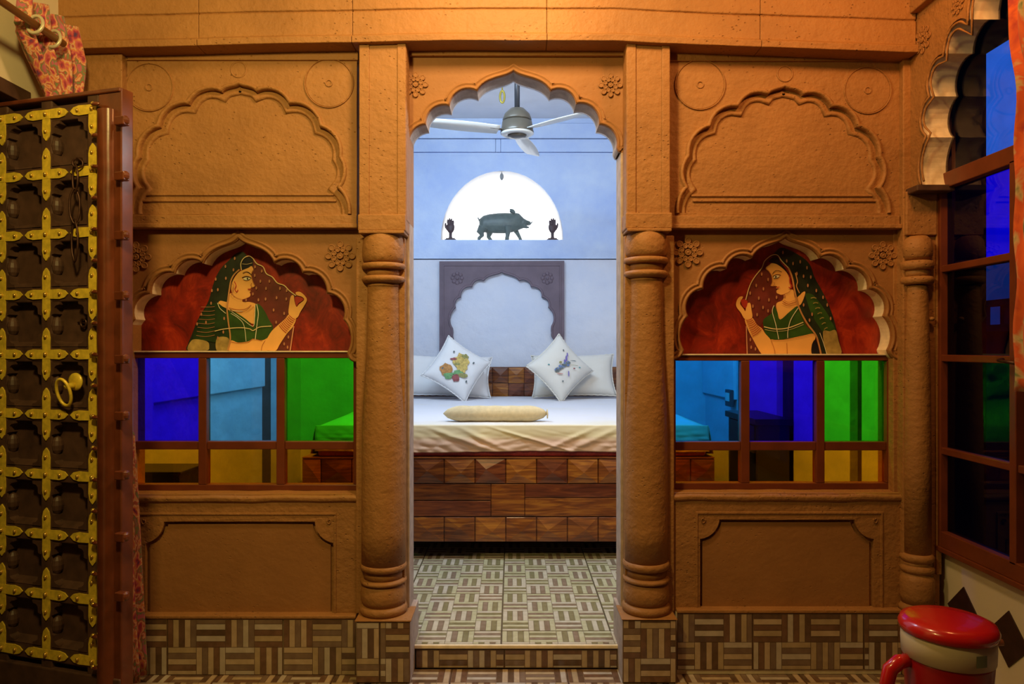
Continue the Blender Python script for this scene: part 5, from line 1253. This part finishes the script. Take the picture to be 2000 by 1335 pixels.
def curtain(label, pathf, z0, z1, mat, rod, rings, folds, amp, nm='curtain'):
    NX, NZ = 90, 40; vs = []
    for j in range(NZ+1):
        t_ = j/NZ; z_ = z1+(z0-z1)*t_
        for i in range(NX+1):
            u = i/NX; x, y, wd, am = pathf(u, t_); vs.append((x+am*math.sin(u*folds*2*PI)+.004*noise.noise(Vector((u*9, t_*6, 0))), y, z_))
    th = thing(nm, label, 'curtain', (vs[0][0], vs[0][1], z0))
    o = mk('cloth', vs, [(j*(NX+1)+i, j*(NX+1)+i+1, (j+1)*(NX+1)+i+1, (j+1)*(NX+1)+i) for j in range(NZ) for i in range(NX)], mat, th, smooth=True)
    so = o.modifiers.new('s', 'SOLIDIFY'); so.thickness = .003
    for (x, y, z_) in rings:
        g = G(); pts = [(x+.026*math.cos(a), y+.006*math.sin(a*1), z_+.031*math.sin(a)) for a in [2*PI*i/24 for i in range(24)]]
        g.tube(pts, .0060, 8, closed=True); g.mk('eyelet_ring', plain('pale_eyelet', (.55, .50, .36), .3, metal=.2), th, smooth=True)
    return th
xc = -1.66
zrod = Z(48, 1400*1.66/930)
def pL(u, t_):
    w_ = lerp([(0, .30), (.05, .36), (.13, .17), (.22, .20), (1, .22)], t_)
    c_ = lerp([(0, -.30), (.05, -.30), (.13, -.24), (1, -.21)], t_)
    x = xc+lerp([(0, 0), (.1, .015), (.5, .05), (.62, .20), (1, .24)], t_)
    return x, c_+(u-.5)*w_, 0, lerp([(0, .035), (.06, .045), (.14, .016), (.3, .022), (1, .03)], t_)
curtain('bunched multicoloured printed curtain behind the open door', pL, .03, zrod+.075, CL, None, [(-1.60, -.452, 2.362), (-1.612, -.34, 2.362)], 3.5, .02)
xc = -1.60; zrod = 2.362
g = G(); g.tube([(xc, -2.4, zrod), (xc, -.30, zrod)], .0125, 12)
rd = thing('curtain_rod', 'wooden curtain rod running along the left wall above the door', 'rod', (xc, -1.2, zrod))
o = g.mk('rod', plain('rod_varnished_wood', (.30, .14, .04), .35), rd, smooth=True)
box('bracket', (XL, -1.22, zrod-.01), (xc, -1.20, zrod+.01), M['iron'], rd); box('bracket', (XL, -2.3, zrod-.01), (xc, -2.28, zrod+.01), M['iron'], rd)
def pR(u, t_):
    return 1.455-.02*math.sin(t_*9)*.4+.02*t_, (2.095-D0)-u*.42+.010*math.sin(t_*14)+.018*math.sin(t_*31)*.4, 0, .022
curtain('orange floral curtain at the right edge beside the garden window', pR, 1.15, 2.50, CR, None, [(1.455, -.83, 2.46), (1.455, -1.0, 2.46)], 4, .02)
g = G(); g.tube([(1.455, -2.2, 2.46), (1.455, -.78, 2.46)], .010, 12); g.tube([(1.455, -.80, 2.46), (1.53, -.80, 2.46)], .008, 8); g.tube([(1.455, -2.1, 2.46), (1.53, -2.1, 2.46)], .008, 8)
tag(g.mk('curtain_rod', plain('rod_varnished_wood2', (.30, .14, .04), .35), None, smooth=True), 'wooden curtain rod over the garden window at the right', 'rod')

# ------------------------------------------------------------------ red insulated jug on a stool
JX, JY = X(1851, 1.80), 1.80-D0; zt_ = .600
jug = thing('insulated_jug', 'red insulated water jug with cream collar and red lid at the lower right corner', 'jug', (JX, JY, zt_-.37))
JR = plain('glossy_red_plastic', (.55, .012, .010), .22, coat=.4); JD = plain('dark_red_plastic', (.33, .008, .010), .3, coat=.2); JC = plain('cream_plastic', (.62, .52, .34), .35)
c_ = (JX, JY, 0)
g = G(); g.lathe([(.0, zt_-.37), (.082, zt_-.37), (.086, zt_-.36), (.094, zt_-.2), (.101, zt_-.10), (.099, zt_-.094)], c_, 48); g.mk('body', JD, jug, smooth=True)
g = G(); g.lathe([(.096, zt_-.098), (.104, zt_-.094), (.1055, zt_-.060), (.104, zt_-.034), (.097, zt_-.030)], c_, 48); g.mk('collar', JC, jug, smooth=True)
g = G(); g.lathe([(.100, zt_-.036), (.110, zt_-.032), (.1115, zt_-.020), (.105, zt_-.006), (.09, zt_), (.05, zt_+.004), (.0, zt_+.005)], c_, 48); g.mk('lid', JR, jug, smooth=True)
g = G(); g.tube([(JX-.095, JY, zt_-.105), (JX-.125, JY-.005, zt_-.108), (JX-.150, JY-.01, zt_-.125), (JX-.158, JY-.01, zt_-.16), (JX-.156, JY-.01, zt_-.20), (JX-.135, JY-.01, zt_-.245), (JX-.085, JY, zt_-.265)], [.016, .018, .018, .017, .016, .016, .018], 14); g.mk('handle', JR, jug, smooth=True)
g = G(); g.tube([(JX+.10, JY-.02, zt_-.055), (JX+.122, JY-.024, zt_-.052)], .008, 10); g.mk('lid_hinge', plain('peach_plastic', (.6, .3, .16), .4), jug, smooth=True)
g = G(); q = []; 
for i in range(7):
    a = math.radians(-97+i*2.6+9); q.append((JX+.1062*math.cos(a), JY+.1062*math.sin(a)))
vs = [(x, y, z_) for z_ in (zt_-.080, zt_-.052) for x, y in q]; g.add(vs, [(i, i+1, 8+i, 7+i) for i in range(6)]); g.mk('small_sticker', plain('grey_green_sticker', (.20, .22, .14), .6), jug)
stl = thing('side_stool', 'small dark wooden stool under the red jug', 'stool', (JX, JY, 0)); zs_ = zt_-.371
g = G(); g.lathe([(0, zs_-.03), (.15, zs_-.03), (.155, zs_-.015), (.15, zs_), (0, zs_)], c_, 32); g.mk('seat', M['doorwood'], stl, smooth=False)
for sx in (-1, 1):
    for sy in (-1, 1): g = G(); g.tube([(JX+sx*.08, JY+sy*.08, zs_-.03), (JX+sx*.11, JY+sy*.11, 0)], .014, 10); g.mk('leg', M['doorwood'], stl, smooth=True)
